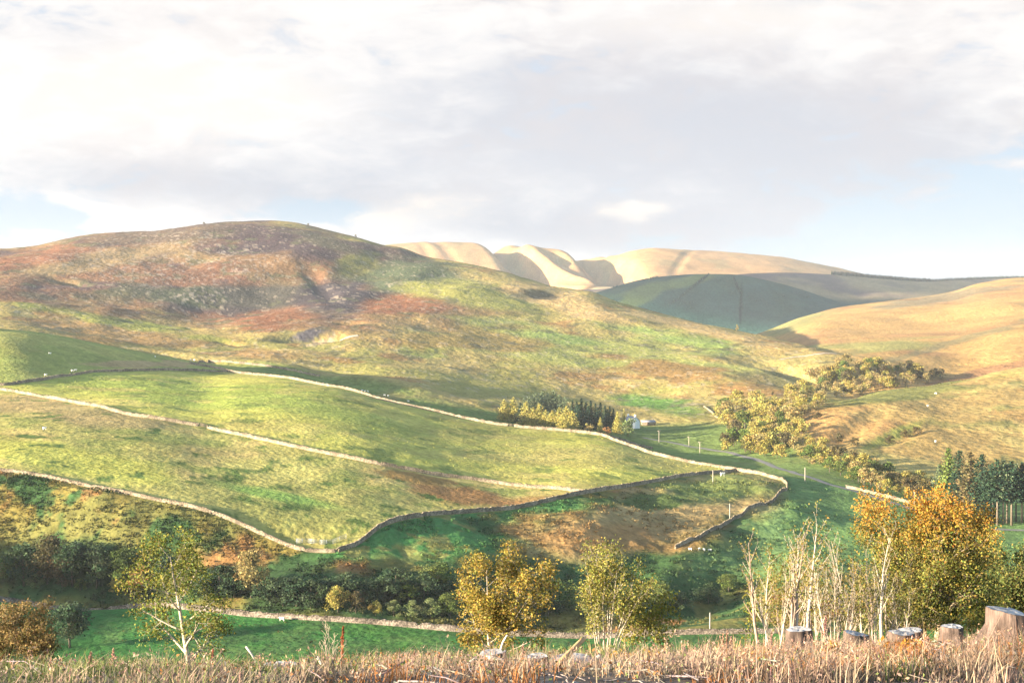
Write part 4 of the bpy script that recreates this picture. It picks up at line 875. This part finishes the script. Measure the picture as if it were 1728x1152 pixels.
for x, rt, d, c, lb in [(1265, 985, 46, [(.25, .24, .04), (.18, .20, .04)], 'ivy clad yellow green stub at the foot of the leftmost sapling'), (1330, 930, 56, [(.14, .15, .035), (.20, .17, .04)], 'leafy shrub tree behind the two leaning sapling groups'), (1405, 905, 58, [(.17, .15, .04), (.24, .17, .05)], 'brownish leafy shrub tree behind the tallest birch'), (1450, 960, 56, [(.13, .15, .045)], 'grey green shrub behind the many stemmed bare willow'), (1515, 935, 58, [(.15, .14, .035), (.20, .15, .04)], 'olive shrub tree just left of the beech')]:
    stt = [(0, 0, 1, .7, 0)] if x == 1265 else [(0, 0, 1, .7, 0), (.2, 0, .85, .5, .05), (-.2, 0, .85, .5, -.05)]
    near_tree('shrub', lb, 'shrub', x, rt, d, stt, c, .075, 2, .13, GREYB, int(x), (9, 4, 3), .06, (.3, .6) if x == 1265 else (.5, 1.0), .04, 3, (.12, .2) if x == 1265 else (.26, .42), .15)

# ================================================================ the felled foreground
def fxy(x, d): return (x-CX)/F*d, d
def stump(x, row, d, wpx, h, label, tilt=0, seed=0, ecc=1.0):
    rg = np.random.default_rng(seed); X, Y = fxy(x, d); z = ground(X, Y); r = wpx/2/F*d
    zt = -(row-EYE)/F*d; h = max(zt-z, .12)
    t = thing('tree_stump', label, 'tree stump', (X, Y, z), 0); n = 28; a = np.arange(n)*2*math.pi/n
    fl = 1+.10*np.sin(3*a+rg.random()*6)+.06*np.sin(7*a+rg.random()*6)+.025*rg.normal(size=n)
    lv = [(-.25, 1.5), (0, 1.32), (.25, 1.12), (.6, 1.02), (.97, 1.0), (1, .965)]
    V = np.concatenate([np.stack([r*s*fl**(1+1.5*(s > 1.1))*np.cos(a), r*ecc*s*fl**(1+1.5*(s > 1.1))*np.sin(a), np.full(n, h*q)+(tilt*r*np.cos(a) if q > .9 else 0)], -1) for q, s in lv])
    m = len(lv); i = np.arange(m-1)[:, None]*n; j = np.arange(n)[None]
    obj('bark', mesh('bark', V, np.stack([i+j, i+(j+1) % n, i+n+(j+1) % n, i+n+j], -1).reshape(-1, 4), M['stumpbark']), t)
    top = V[-n:]; rings = [top*[q, q, 1]+[0, 0, 0] for q in (.999, .75, .5, .25)]
    for q, rr in zip((1, .75, .5, .25), rings): rr[:, 2] = h+tilt*r*q*np.cos(a)+.012*rg.normal(size=n)*(q < 1)+.004
    Vt = np.concatenate(rings+[[[0, 0, h+.006]]]); i = np.arange(3)[:, None]*n; jj = np.arange(n)
    obj('cut_face', mesh('cut_face', Vt, [np.stack([i+j, i+(j+1) % n, i+n+(j+1) % n, i+n+j], -1).reshape(-1, 4), np.stack([3*n+jj, 3*n+(jj+1) % n, np.full(n, 4*n)], -1)], M['cutwood'], None, False), t)
for a in [(1347, 1061, 27, 42, .5, 'tallest barrel shaped stump under the tall bare birches', .05, 1), (1444, 1068, 27, 40, .4, 'low flat stump with slanting pale top under the bushy willow', -.16, 2), (1521, 1067, 26, 42, .4, 'front stump of the overlapping pair left of the beech foot', -.06, 3), (1537, 1062, 28.5, 40, .5, 'rear stump of the overlapping pair left of the beech foot', .03, 4),
          (1607, 1056, 28, 36, .4, 'dark sided stump right of the beech foot', .0, 5), (968, 1110, 22, 74, .3, 'wide low stump with pale cut face beneath the leaning log', -.03, 6), (905, 1106, 22.5, 40, .3, 'small grey stump left of the leaning log', .06, 7), (830, 1100, 23, 46, .3, 'weathered grey stump below the golden birch', .1, 8), (1700, 1030, 24, 62, .6, 'largest stump with slanting top at the right edge', -.16, 9), (622, 1122, 19, 10, .3, 'thin sawn sapling stub near the bottom edge', .0, 10), (470, 1122, 21, 60, .2, 'flat greyish stump among brash at the lower left', .04, 11)]:
    stump(*a)
def stick(name, label, cat, P, r, mt, group=None):
    P = np.array(P); o = P[0].copy(); g = Geo(); g.tube(resample(P, .12)-o, np.linspace(r, r*.75, len(resample(P, .12))), 9)
    return tag(obj(name, g.mesh(name, mt), None, o), label, cat, group)
def air(x, row, d): return at(x, row, d)
stick('log', 'leaning orange brown log propped on the wide pale stump', 'log', [air(944, 1119, 21.6), air(962, 1100, 21.9), air(985, 1077, 22.3)], .052, M['logwood'])
for i, (pts, d, r, lb) in enumerate([([(775, 1130), (790, 1120), (806, 1108)], 18, .03, 'forked pale dead branch lying near the bottom, below the golden birch'), ([(820, 1108), (845, 1112), (858, 1120)], 22, .03, 'silver dead branch curving over the weathered stump'), ([(845, 1095), (850, 1080), (858, 1070), (866, 1074)], 23, .02, 'hooked grey dead branch rising at the golden birch foot'),
    ([(1008, 1105), (1015, 1118), (1018, 1130)], 22, .045, 'bluish white slab of wood at the right end of the wide stump'), ([(415, 1090), (422, 1100), (432, 1112), (426, 1130)], 24, .018, 'thin white forked dead branch right of the front olive tree'), ([(535, 1107), (545, 1120), (550, 1132)], 19, .02, 'thin pale dead stick near the bottom left of centre'),
    ([(1340, 1128), (1362, 1124), (1382, 1122)], 16.5, .035, 'pale split branch on the ground at the lower right'), ([(1240, 1122), (1262, 1134), (1275, 1142)], 17, .02, 'thin pale stick slanting at the bottom right of centre'), ([(1680, 1101), (1705, 1101), (1728, 1099)], 22, .03, 'white straight stick lying at the right edge'), ([(1420, 1130), (1445, 1122), (1480, 1124)], 16.5, .03, 'bent pale branch beside the split one at the lower right')]):
    stick('dead_branch', lb, 'branch', [air(x, y, d) for x, y in pts], r, M['deadwood'])
DRY = [(.44, .31, .18), (.38, .27, .15), (.50, .37, .22), (.30, .20, .12)]
for x, rt, d, k, lb in [(560, 1040, 30, 1, 'bare whitish dead shrub beside the red dock stalk'), (895, 1070, 27, 2, 'small dead twiggy shrub left of the leaning log'), (240, 1090, 28, 3, 'thin dead twig shrub left of the front olive tree')]:
    near_tree('dead_shrub', lb, 'shrub', x, rt, d, [(.1, 0, 1, .6, 0), (-.15, 0, .85, .5, 0), (.3, 0, .7, .5, 0)], DRY, .03, 0, .05, (.52, .42, .32), 60+k, (6, 4, 2), .05, (.4, .8), .03, 2, (.35, .6), .3)
def spike(x, rt, d, col, label, name='dock_stalk', w=.035, lean=.05, group=None):
    rg = np.random.default_rng(int(x)); X, Y = fxy(x, d); z = ground(X, Y); H = -(rt-EYE)/F*d-z
    t = thing(name, label, 'plant', (X, Y, z-.03), 0, group); g = Geo(); P = resample([(0, 0, 0), (lean*H*.5, 0, H*.5), (lean*H, 0, H)], .1)
    g.tube(P, np.linspace(.014, .006, len(P)), 5, np.array(col)*.8); obj('stem', g.mesh('stem', M['bark']), t)
    s = rg.random(170)**.8; Q = np.stack([lean*H*s, 0*s, H*(.3+.7*s)], -1)+rg.normal(size=(170, 3))*np.array([w, w, .02])*.6*(1.15-s[:, None])
    g = Geo(); g.leaves(Q, .032, shades(np.array(col)*1.25, 170, rg, .3, .1), rg, .6, .6); obj('seed_sprays', g.mesh('seed_sprays', M['leaf'], False), t)
for a in [(575, 1053, 21, (.33, .11, .05), 'tall rust red dock stalk beside the bare dead shrub'), (357, 1091, 22, (.30, .10, .06), 'rust red dock stalk just right of the front olive trunk'), (1655, 1102, 19, (.34, .12, .05), 'rust red dock stalk under the largest stump'), (1390, 1035, 26, (.34, .17, .14), 'tall pink willowherb stalk right of the tallest stump')]: spike(*a)
for x, rt in [(100, 1106), (112, 1112), (152, 1096), (190, 1090), (150, 1102), (205, 1110), (85, 1110), (740, 1098), (815, 1092), (880, 1084), (1218, 1066), (1225, 1060), (1232, 1070), (1300, 1062), (698, 1096), (1565, 1072)]:
    spike(x, rt, 23+.01*(x % 100), (.36, .22, .16), 'pinkish brown faded willowherb spike standing among the dry grass', 'willowherb_spike', .05, .04, 'willowherb spikes')
for x, rt, d, w_, lb in [(1540, 1091, 19, 1.0, 'bright orange leafed beech seedling below the overlapping stumps'), (1512, 1092, 19.5, .55, 'narrow orange beech seedling left of the bigger one'), (1400, 1108, 18.5, .6, 'small orange seedling near the bottom right'), (1050, 1112, 20, .8, 'yellow orange bracken frond clump right of the wide stump'), (1097, 1116, 20, .5, 'small yellow orange frond clump further right of the wide stump')]:
    rg = np.random.default_rng(int(x)); X, Y = fxy(x, d); z = ground(X, Y); H = max(.25, -(rt-EYE)/F*d-z); t = thing('seedling', lb, 'seedling', (X, Y, z-.02), 0); g = Geo(); A = []
    for dx in (-.3, -.1, .1, .3): limb(g, A, rg, (dx*.15*w_, 0, 0), (dx, rg.normal()*.2, 1), H*.9, .008, 0, 1, (7,), .02, (.25, .16, .1), .08, (.5, .9), .2, (.3, .45), .4)
    obj('stem', g.mesh('stem', M['bark']), t); P = np.repeat(np.array(A), 7, 0); P = P+rg.normal(size=P.shape)*.04
    g = Geo(); g.leaves(P, .062, shades([(.46, .19, .03), (.40, .15, .03), (.44, .25, .04)] if w_ != .8 and w_ != .5 else [(.42, .27, .05), (.38, .22, .05)], len(P), rg), rg, 0, .7); obj('crown', g.mesh('crown', M['leaf'], False), t)
# dry grass, seed heads and low weeds: one mass
def blades(P, h, w_, col, rg, lean=.35):
    n = len(P); a = rg.random(n)*6.283; dirx = np.stack([np.cos(a), np.sin(a), 0*a], -1); side = np.stack([-np.sin(a), np.cos(a), 0*a], -1)
    b = (np.abs(rg.normal(size=n))*lean*h)[:, None]; hh = h[:, None]*np.array([0, 0, 1.]); ww = (w_*(.7+.6*rg.random(n)))[:, None]
    V = np.stack([P-side*ww, P+side*ww, P+hh*.55+dirx*b*.35+side*ww*.8, P+hh*.55+dirx*b*.35-side*ww*.8, P+hh*.95+dirx*b], 1).reshape(-1, 3)
    k = np.arange(n)*5
    return V, [np.stack([k, k+1, k+2, k+3], -1), np.stack([k+3, k+2, k+4], -1)], np.repeat(col, 5, 0)
gr = np.random.default_rng(77)
gi = np.vectorize(lambda x, y: ground(x, y))
def scatter(n, x0, x1, d0, d1, p=1.0):
    d = d0+(d1-d0)*gr.random(n)**p; x = gr.uniform(x0, x1, n); X = (x-CX)/F*d; return np.stack([X, d], -1), x
def cap(P, x, h, lift=0):
    """the growth thins out and stays low towards the brow, where sheep and deer browse it"""
    lim = np.interp(x, [0, 450, 520, 650, 900, 1000, 1250, 1320, 1620, 1660, 1728], [1118, 1122, 1116, 1104, 1104, 1104, 1097, 1092, 1090, 1056, 1064])-lift+24*fbm(P[:, 0], P[:, 1], 1.5, 2, 240)+8*gr.normal(size=len(x))
    return np.minimum(h, np.maximum(.04+.05*gr.random(len(x)), (-(P[:, 2])-(lim-EYE)/F*P[:, 1])))
G1 = Geo()
# tussocks: fans of bent blades, with bare litter between them
TC, tx = scatter(9200, -350, 2080, 8.5, 38, .95)
kd = 1.3*fbm(TC[:, 0], TC[:, 1], 3.2, 3, 200)-.08*sstep(1080, 1320, tx)-.15*(tx < 520) > gr.uniform(-.6, .6, len(TC)); TC = TC[kd]; tx = tx[kd]
kind_ = fbm(TC[:, 0], TC[:, 1], 2.6, 2, 207)+.25*gr.normal(size=len(TC))
pal = np.array([(.37, .28, .20), (.35, .235, .185), (.22, .155, .11), (.36, .16, .06), (.15, .18, .06), (.44, .35, .24)])
ti = np.select([kind_ > .38, kind_ > .15, kind_ > -.1, kind_ > -.35, kind_ > -.6], [4, 0, 1, 5, 2], 3)
nb_ = gr.integers(14, 46, len(TC)); rep = np.repeat(np.arange(len(TC)), nb_)
size = (.08+.30*gr.random(len(TC))**2.2)*(1+.15*sstep(1200, 1400, tx))
off = gr.normal(size=(len(rep), 2))*(.06+.22*size[rep])[:, None]
XY = TC[rep]+off; px = CX+F*XY[:, 0]/XY[:, 1]
Pg = np.concatenate([XY, gi(XY[:, 0], XY[:, 1])[:, None]], 1)
hg = size[rep]*(.5+.8*gr.random(len(rep)))
cg = shades((1, 1, 1), len(rep), gr, .22, .07)*pal[ti][rep]
hg = cap(Pg, px, hg)
G1.add(*blades(Pg, hg, .0042, cg, gr, .95))
ks = gr.random(len(Pg)) < .012+.022*(px > 1180); sh = Pg[ks]; hs = cap(sh, px[ks], .2+.3*gr.random(len(sh)), 6)
G1.add(*blades(sh, hs, .0045, shades((.36, .25, .18), len(sh), gr), gr, .25))
top = sh+np.stack([0*hs, 0*hs, hs*.86], -1); G1.leaves(np.repeat(top, 4, 0)+gr.normal(size=(len(top)*4, 3))*[.012, .012, .03], .032, shades((.34, .22, .16), len(top)*4, gr), gr, 1.2, .3)
WD, wx = scatter(8600, -350, 2080, 8.5, 38, .9); kw = fbm(WD[:, 0], WD[:, 1], 2.4, 3, 231) > gr.uniform(-.2, .7, len(WD)); WD = WD[kw]; wx = wx[kw]
PW_ = np.concatenate([WD, gi(WD[:, 0], WD[:, 1])[:, None]], 1); hw_ = cap(PW_, wx, .12+.2*gr.random(len(WD)), 0)
QW = np.repeat(PW_, 9, 0)+gr.normal(size=(len(PW_)*9, 3))*[.09, .09, 0]; QW[:, 2] += np.repeat(hw_, 9)*gr.random(len(QW))
G1.leaves(QW, .03, np.repeat(pal[gr.integers(1, 5, len(PW_))]*.85, 9, 0)*(.7+.6*gr.random((len(QW), 1))), gr, .4, .55)
tag(obj('dry_grass', G1.mesh('dry_grass', M['grass'], False)), kind='stuff')
# weeds on the slope beyond the brow, down to the foot of the trees
G2 = Geo(); XY, px = scatter(19000, -350, 2080, 36, 78, .8); kw = fbm(XY[:, 0], XY[:, 1], 5, 3, 215) > gr.uniform(-.7, .5, len(XY)); XY = XY[kw]; px = px[kw]
Pw = np.concatenate([XY, gi(XY[:, 0], XY[:, 1])[:, None]], 1); G2.add(*blades(Pw, cap(Pw, px, (.4+.5*gr.random(len(Pw))), 6), .016, shades([(.16, .16, .06), (.28, .20, .10), (.11, .13, .04), (.24, .15, .08)], len(Pw), gr), gr, .3))
XL = Pw[(gr.random(len(Pw)) < .35) & (-(Pw[:, 2]) > (1112-EYE)/F*Pw[:, 1])]; G2.leaves(np.repeat(XL, 8, 0)+np.abs(gr.normal(size=(len(XL)*8, 3)))*[.25, .25, .16], .12, shades([(.12, .14, .04), (.18, .15, .05), (.08, .11, .03)], len(XL)*8, gr), gr, .3, .6)
tag(obj('undergrowth', G2.mesh('undergrowth', M['grass'], False)), kind='stuff')
# brash: broken twigs and bark left by the felling
G3 = Geo(); XY, px = scatter(3500, -350, 2080, 10, 34, .9); Zb = gi(XY[:, 0], XY[:, 1])
for (x, y), z in zip(XY, Zb):
    a = gr.random()*6.283; l_ = .08+.34*gr.random()**2; e = gr.uniform(-.05, .25)
    v = np.array([math.cos(a), math.sin(a), e])*l_; p = np.array([x, y, z+.03]); k = gr.normal(size=3)*l_*.08
    G3.tube([p, p+v*.5+k, p+v], np.array([1, .8, .5])*(.004+.008*gr.random()**2), 4, shades((.33, .28, .245), 1, gr, .3)[0], False)
tag(obj('brash', G3.mesh('brash', M['bark'])), kind='stuff')

# ================================================================ rough cover on the slopes
def cover(name, ta, tb, n, size, mt, sel, tall=1.0, colf=None, per=7, dense=1.0, seed=300):
    rg = np.random.default_rng(seed); j0 = int(np.searchsorted(T, LN[ta] if isinstance(ta, str) else ta)); j1 = int(np.searchsorted(T, LN[tb] if isinstance(tb, str) else tb))
    J = rg.integers(j0, j1, n); I = rg.integers(len(az_out)+20, len(az_out)+len(az_in)-20, n)
    k = sel(J, I, rg); J, I = J[k], I[k]; f = rg.random((len(J), 2))-.5
    P = P3[J, I]+(P3[np.minimum(J+1, NR-1), I]-P3[J, I])*f[:, :1]+(P3[J, I+1]-P3[J, I])*f[:, 1:]
    c = COL[J, I]*(.75+.5*rg.random((len(J), 1)))
    if colf is not None: c = colf(c, rg)
    s = size*(.6+.8*rg.random(len(J))); g = Geo()
    Q = np.repeat(P, per, 0)+rg.normal(size=(len(P)*per, 3))*np.repeat(s, per)[:, None]*[.55, .55, 0]; Q[:, 2] += np.repeat(s, per)*tall*rg.random(len(Q))*.8
    g.leaves(Q, np.repeat(s, per)*(.5+.5*rg.random(len(Q))), np.repeat(c, per, 0)*(.85+.3*rg.random((len(Q), 1))), rg, .5, .7)
    return tag(obj(name, g.mesh(name, mt, False)), kind='stuff')
lum = lambda J, I: COL[J, I].sum(-1)
cover('bracken', LN['vwall']+.06, LN['fwall']-.03, 15000, .75, M['leaf'], lambda J, I, r: (fbm(GX[J, I], GY[J, I], 16, 3, 310) > r.uniform(-.6, .5, len(J))) & ((IX[J, I] < 1340) | (r.random(len(J)) < .3)))
cover('moor_tussocks', LN['lfoot']+.05, LN['crest']-.02, 12000, .85, M['leaf'], lambda J, I, r: fbm(GX[J, I], GY[J, I], 60, 3, 320) > r.uniform(-.5, .6, len(J)), .6, lambda c, r: c*[.62, .66, .7], 4, seed=301)
cover('pasture_rushes', LN['fwall']+.03, LN['uwall']-.03, 2600, .55, M['grass'], lambda J, I, r: fbm(GX[J, I], GY[J, I], 25, 3, 330) > r.uniform(.0, .6, len(J)), .8, lambda c, r: c*[.75, .85, .8], 4, seed=302)
cover('valley_weeds', LN['foot']+.3, LN['vwall']-.03, 700, .5, M['grass'], lambda J, I, r: fbm(GX[J, I], GY[J, I], 20, 3, 340) > r.uniform(.1, .7, len(J)), .6, lambda c, r: c*[2.2, .8, 1], 5, seed=303)
def cones(name, pts, hs, cols, rad=.28):
    g = Geo(); a = np.arange(6)*math.pi/3
    for (x, y, z), h, c in zip(pts, hs, cols):
        V = np.concatenate([[[x+rad*h*s*math.cos(b+k), y+rad*h*s*math.sin(b+k), z+h*q] for b in a] for k, (q, s) in enumerate(((.0, .9), (.35, .75), (.65, .42)))]+[[[x, y, z+h]]])
        j = np.arange(6); j2 = (j+1) % 6
        g.add(V, [np.concatenate([np.stack([j, j2, j2+6, j+6], -1), np.stack([j+6, j2+6, j2+12, j+12], -1)]), np.stack([j+12, j2+12, np.full(6, 18)], -1)], c)
    return tag(obj(name, g.mesh(name, M['needle'], False)), kind='stuff')
rg = np.random.default_rng(9); pts = []; hs = []
for _ in range(5200):
    x, y = rg.uniform(1035, 1436), rg.uniform(462, 556); i = int(np.argmin(np.abs(XI-x))); j = int(rg.integers(np.searchsorted(T, LN['hollow']+.5), np.searchsorted(T, LN['wooded']+.06)))
    rowv = EYE-F*HH[j, i]/(RR[j, i]*COSC[i])
    if COL[j, i].sum() < .16: pts.append(P3[j, i]+np.array([rg.uniform(-2, 2), rg.uniform(-4, 4), -.3])); hs.append(rg.uniform(2.2, 4.2))
cones('plantation_forest', pts, hs, shades([(.034, .072, .056), (.042, .085, .062)], len(pts), rg))
pts = []; hs = []
for x in np.arange(1404, 1745, .42):
    X, Y = onl('backhill', x, rg.uniform(-.09, .005)*(1 if x > 1412 else .3)); pts.append((X, Y, ground(X, Y)-.5)); hs.append(rg.uniform(9, 13)*(1 if x < 1570 else .75))
cones('ridge_forest', pts, hs, shades((.025, .04, .035), len(pts), rg))
def shade_cloud(targets, alt, rx, ry, thick, ang, seed):
    """unseen bank of cloud added towards the sun to shade a stretch of hill"""
    rg = np.random.default_rng(seed); g = Geo(); ts = np.array([SUN_AZ[0]*math.cos(SUN_EL), SUN_AZ[1]*math.cos(SUN_EL), math.sin(SUN_EL)])
    for (X, Y, Z), rx_, ry_ in targets:
        c = np.array([X, Y, Z])+ts*(alt-Z)/ts[2]; u = np.linspace(0, 2*math.pi, 49)[:-1]; v = np.linspace(-1, 1, 11)
        w_ = 1+.14*np.sin(3*u+rg.random()*6)+.09*np.sin(5*u+rg.random()*6)+.05*np.sin(11*u+rg.random()*6)
        V = np.concatenate([np.stack([rx_*w_*math.sqrt(max(.002, 1-q*q))*np.cos(u), ry_*w_*math.sqrt(max(.002, 1-q*q))*np.sin(u), thick*q*(1+.3*np.sin(4*u+q))*(1.6 if q > 0 else .5)], -1) for q in v])
        i = np.arange(10)[:, None]*48; j = np.arange(48)[None]
        g.add(V+c, np.stack([i+j, i+(j+1) % 48, i+48+(j+1) % 48, i+48+j], -1).reshape(-1, 4))
    return tag(obj('shade_clouds', g.mesh('shade_clouds', M['cloud'])), kind='stuff')
shade_cloud([((430, 2980, 30), 330, 520), ((700, 3300, 20), 420, 420), ((960, 3950, 60), 420, 380)], 900, 0, 0, 25, 0, 3)  # added out of view to shade the wooded hill and the back hill
#@@PART4
#@@TAIL
# ---------------------------------------------------------------- air, sky, sun, camera
sc = bpy.context.scene
HAZE = .000045
if HAZE:
    g = Geo(); zt, zb = float(HH.max())+25, float(HH.min())-3
    g.box((0, 0, (zt+zb)/2), (19000, 19000, zt-zb))
    m, nt, N = mat('haze'); v = N('ShaderNodeVolumePrincipled'); v.inputs['Color'].default_value = (.84, .91, 1, 1); v.inputs['Density'].default_value = HAZE; v.inputs['Anisotropy'].default_value = .1
    o = N('ShaderNodeOutputMaterial'); nt.links.new(v.outputs[0], o.inputs['Volume'])
    tag(obj('haze', g.mesh('haze', m, False)), kind='stuff')

w = bpy.data.worlds.new('World'); sc.world = w; w.use_nodes = True
nt = w.node_tree; nt.nodes.clear(); ln = nt.links.new
N = lambda t, **k: _node(nt, t, k)
def mathn(op, a, b=None, clamp=False):
    n = N('ShaderNodeMath', operation=op); n.use_clamp = clamp
    for i, v in enumerate((a, b)):
        if v is None: continue
        if isinstance(v, (int, float)): n.inputs[i].default_value = v
        else: ln(v, n.inputs[i])
    return n.outputs[0]
tc = N('ShaderNodeTexCoord'); sep = N('ShaderNodeSeparateXYZ'); ln(tc.outputs['Generated'], sep.inputs[0])
dx, dy, dz = sep.outputs
az = mathn('ARCTAN2', dx, dy); el = mathn('ARCSINE', dz)
sky = N('ShaderNodeTexSky', sky_type='NISHITA'); sky.sun_disc = False
sky.sun_elevation = SUN_EL; sky.sun_rotation = math.atan2(SUN_AZ[0], SUN_AZ[1]); sky.altitude = 200
# layered stratocumulus: noise on bearing and height above the horizon
cmb = N('ShaderNodeCombineXYZ'); ln(az, cmb.inputs[0]); ln(mathn('MULTIPLY', el, 2.6), cmb.inputs[1])
def cnoise(scale, off, detail=7, rough=.5, distort=.6):
    mp = N('ShaderNodeMapping'); mp.inputs['Location'].default_value = off; ln(cmb.outputs[0], mp.inputs[0])
    n = N('ShaderNodeTexNoise'); n.inputs['Scale'].default_value = scale; n.inputs['Detail'].default_value = detail; n.inputs['Roughness'].default_value = rough; n.inputs['Distortion'].default_value = distort
    ln(mp.outputs[0], n.inputs['Vector']); return n.outputs['Fac']
def mrange(v, a, b, c, d):
    n = N('ShaderNodeMapRange'); n.interpolation_type = 'SMOOTHSTEP'
    for i, x in enumerate((a, b, c, d)): n.inputs[i+1].default_value = x
    ln(v, n.inputs[0]); return n.outputs[0]
def puff(x, row, rx, ry):
    """a soft bank of cloud centred on one direction of the sky"""
    a = math.atan((x-CX)/F); e = math.atan(-(row-EYE)/F)
    u = mathn('DIVIDE', mathn('SUBTRACT', az, a), rx/F); v_ = mathn('DIVIDE', mathn('SUBTRACT', el, e), ry/F)
    q = mathn('ADD', mathn('MULTIPLY', u, u), mathn('MULTIPLY', v_, v_))
    return mathn('POWER', 2.718, mathn('MULTIPLY', q, -1.0))
def total(L):
    s = L[0]
    for x in L[1:]: s = mathn('ADD', s, x)
    return s
n1 = cnoise(5.5, (3.1, 1.7, 0)); n2 = cnoise(17, (.3, 5.2, 1), rough=.55); n3 = cnoise(46, (.9, 2.2, 3), rough=.6)
tex = total([mathn('MULTIPLY', n1, .55), mathn('MULTIPLY', n2, .32), mathn('MULTIPLY', n3, .13)])
wob = mathn('MULTIPLY', mathn('SUBTRACT', n2, .5), 1.1); wob3 = mathn('MULTIPLY', mathn('SUBTRACT', n3, .5), .5)
grey = mathn('ADD', total([mathn('MULTIPLY', p, k) for p, k in ((puff(960, 200, 420, 130), .8), (puff(1350, 260, 420, 120), .55), (puff(330, 320, 460, 60), .75), (puff(1200, 395, 460, 50), 1.0), (puff(1560, 300, 260, 150), .35), (puff(90, 80, 120, 60), .35))]), mathn('ADD', wob, wob3))
white = mathn('ADD', total([mathn('MULTIPLY', p, k) for p, k in ((puff(1040, 360, 90, 20), .75), (puff(1120, 352, 60, 14), .6), (puff(640, 378, 60, 22), .8), (puff(740, 352, 110, 34), .75), (puff(330, 190, 380, 60), .5), (puff(230, 130, 330, 70), .5), (puff(1230, 40, 330, 50), .6), (puff(1555, 440, 40, 10), 1.0), (puff(60, 402, 40, 10), .8))]), mathn('ADD', mathn('MULTIPLY', wob, 1.5), mathn('MULTIPLY', wob3, 2)))
blue = mathn('ADD', total([mathn('MULTIPLY', p, k) for p, k in ((puff(1600, 410, 220, 75), 1.5), (puff(60, 375, 100, 40), 1.2), (puff(540, 362, 80, 22), 1.2), (puff(1330, 430, 300, 30), .6), (puff(60, 60, 110, 40), .25), (puff(1690, 330, 80, 90), .5))]), mathn('ADD', mathn('MULTIPLY', wob, 2.2), mathn('MULTIPLY', wob3, 1.6)))
def rgb(c):
    n = N('ShaderNodeRGB'); n.outputs[0].default_value = (*c, 1); return n.outputs[0]
def mixc(f, a, b):
    n = N('ShaderNodeMix', data_type='RGBA'); n.clamp_factor = True
    ln(f, n.inputs[0]); ln(a, n.inputs[6]); ln(b, n.inputs[7]); return n.outputs[2]
SB = .73
cl = mixc(mrange(grey, -.05, .95, 0, 1), rgb((2.38*SB, 2.32*SB, 2.28*SB)), rgb((1.50*SB, 1.58*SB, 1.77*SB)))
cl = mixc(mrange(tex, .46, .62, 0, .45), cl, rgb((1.80*SB, 1.68*SB, 1.70*SB)))
skb = N('ShaderNodeVectorMath', operation='SCALE'); skb.inputs['Scale'].default_value = 1.0; ln(sky.outputs[0], skb.inputs[0])
blu = mixc(mrange(blue, -9, -8, .93, .93), skb.outputs[0], rgb((1.12*SB, 1.42*SB, 1.86*SB)))
cl = mixc(mrange(blue, .15, .75, 0, .95), cl, blu)
cl = mixc(mrange(white, .3, 1.0, 0, .85), cl, rgb((2.38*SB, 2.24*SB, 2.10*SB)))
clear = mathn('MAXIMUM', mrange(el, R(17), R(36), 0, 1), mrange(mathn('ABSOLUTE', az), R(38), R(72), 0, 1))
cl = mixc(clear, cl, sky.outputs[0])          # the sky has cleared overhead and behind, where the sun stands
bg = N('ShaderNodeBackground'); bg.inputs['Strength'].default_value = .1; ln(cl, bg.inputs[0])
wo = N('ShaderNodeOutputWorld'); ln(bg.outputs[0], wo.inputs[0])

sl = bpy.data.lights.new('sun', 'SUN'); sl.energy = 5.0; sl.angle = R(.5); sl.color = (1, .84, .62)
so = bpy.data.objects.new('sun', sl); C.objects.link(so)
to_sun = Vector((SUN_AZ[0]*math.cos(SUN_EL), SUN_AZ[1]*math.cos(SUN_EL), math.sin(SUN_EL)))
so.rotation_euler = to_sun.to_track_quat('Z', 'Y').to_euler(); so.location = (0, -20, 60)
cam = bpy.data.cameras.new('camera'); co = bpy.data.objects.new('camera', cam); C.objects.link(co)
cam.sensor_width = 36; cam.lens = 36*F/PW; cam.shift_y = -(PH/2-EYE)/PW; cam.clip_start = .2; cam.clip_end = 20000
co.location = (0, 0, 0); co.rotation_euler = (math.pi/2, 0, 0); sc.camera = co
sc.view_settings.view_transform = 'Standard'; sc.view_settings.look = 'None'; sc.view_settings.gamma = 1; sc.view_settings.exposure = 2.5
sc.cycles.use_denoising = True
sc.cycles.max_bounces = 5; sc.cycles.diffuse_bounces = 2; sc.cycles.transmission_bounces = 2; sc.cycles.volume_bounces = 0; sc.cycles.transparent_max_bounces = 4
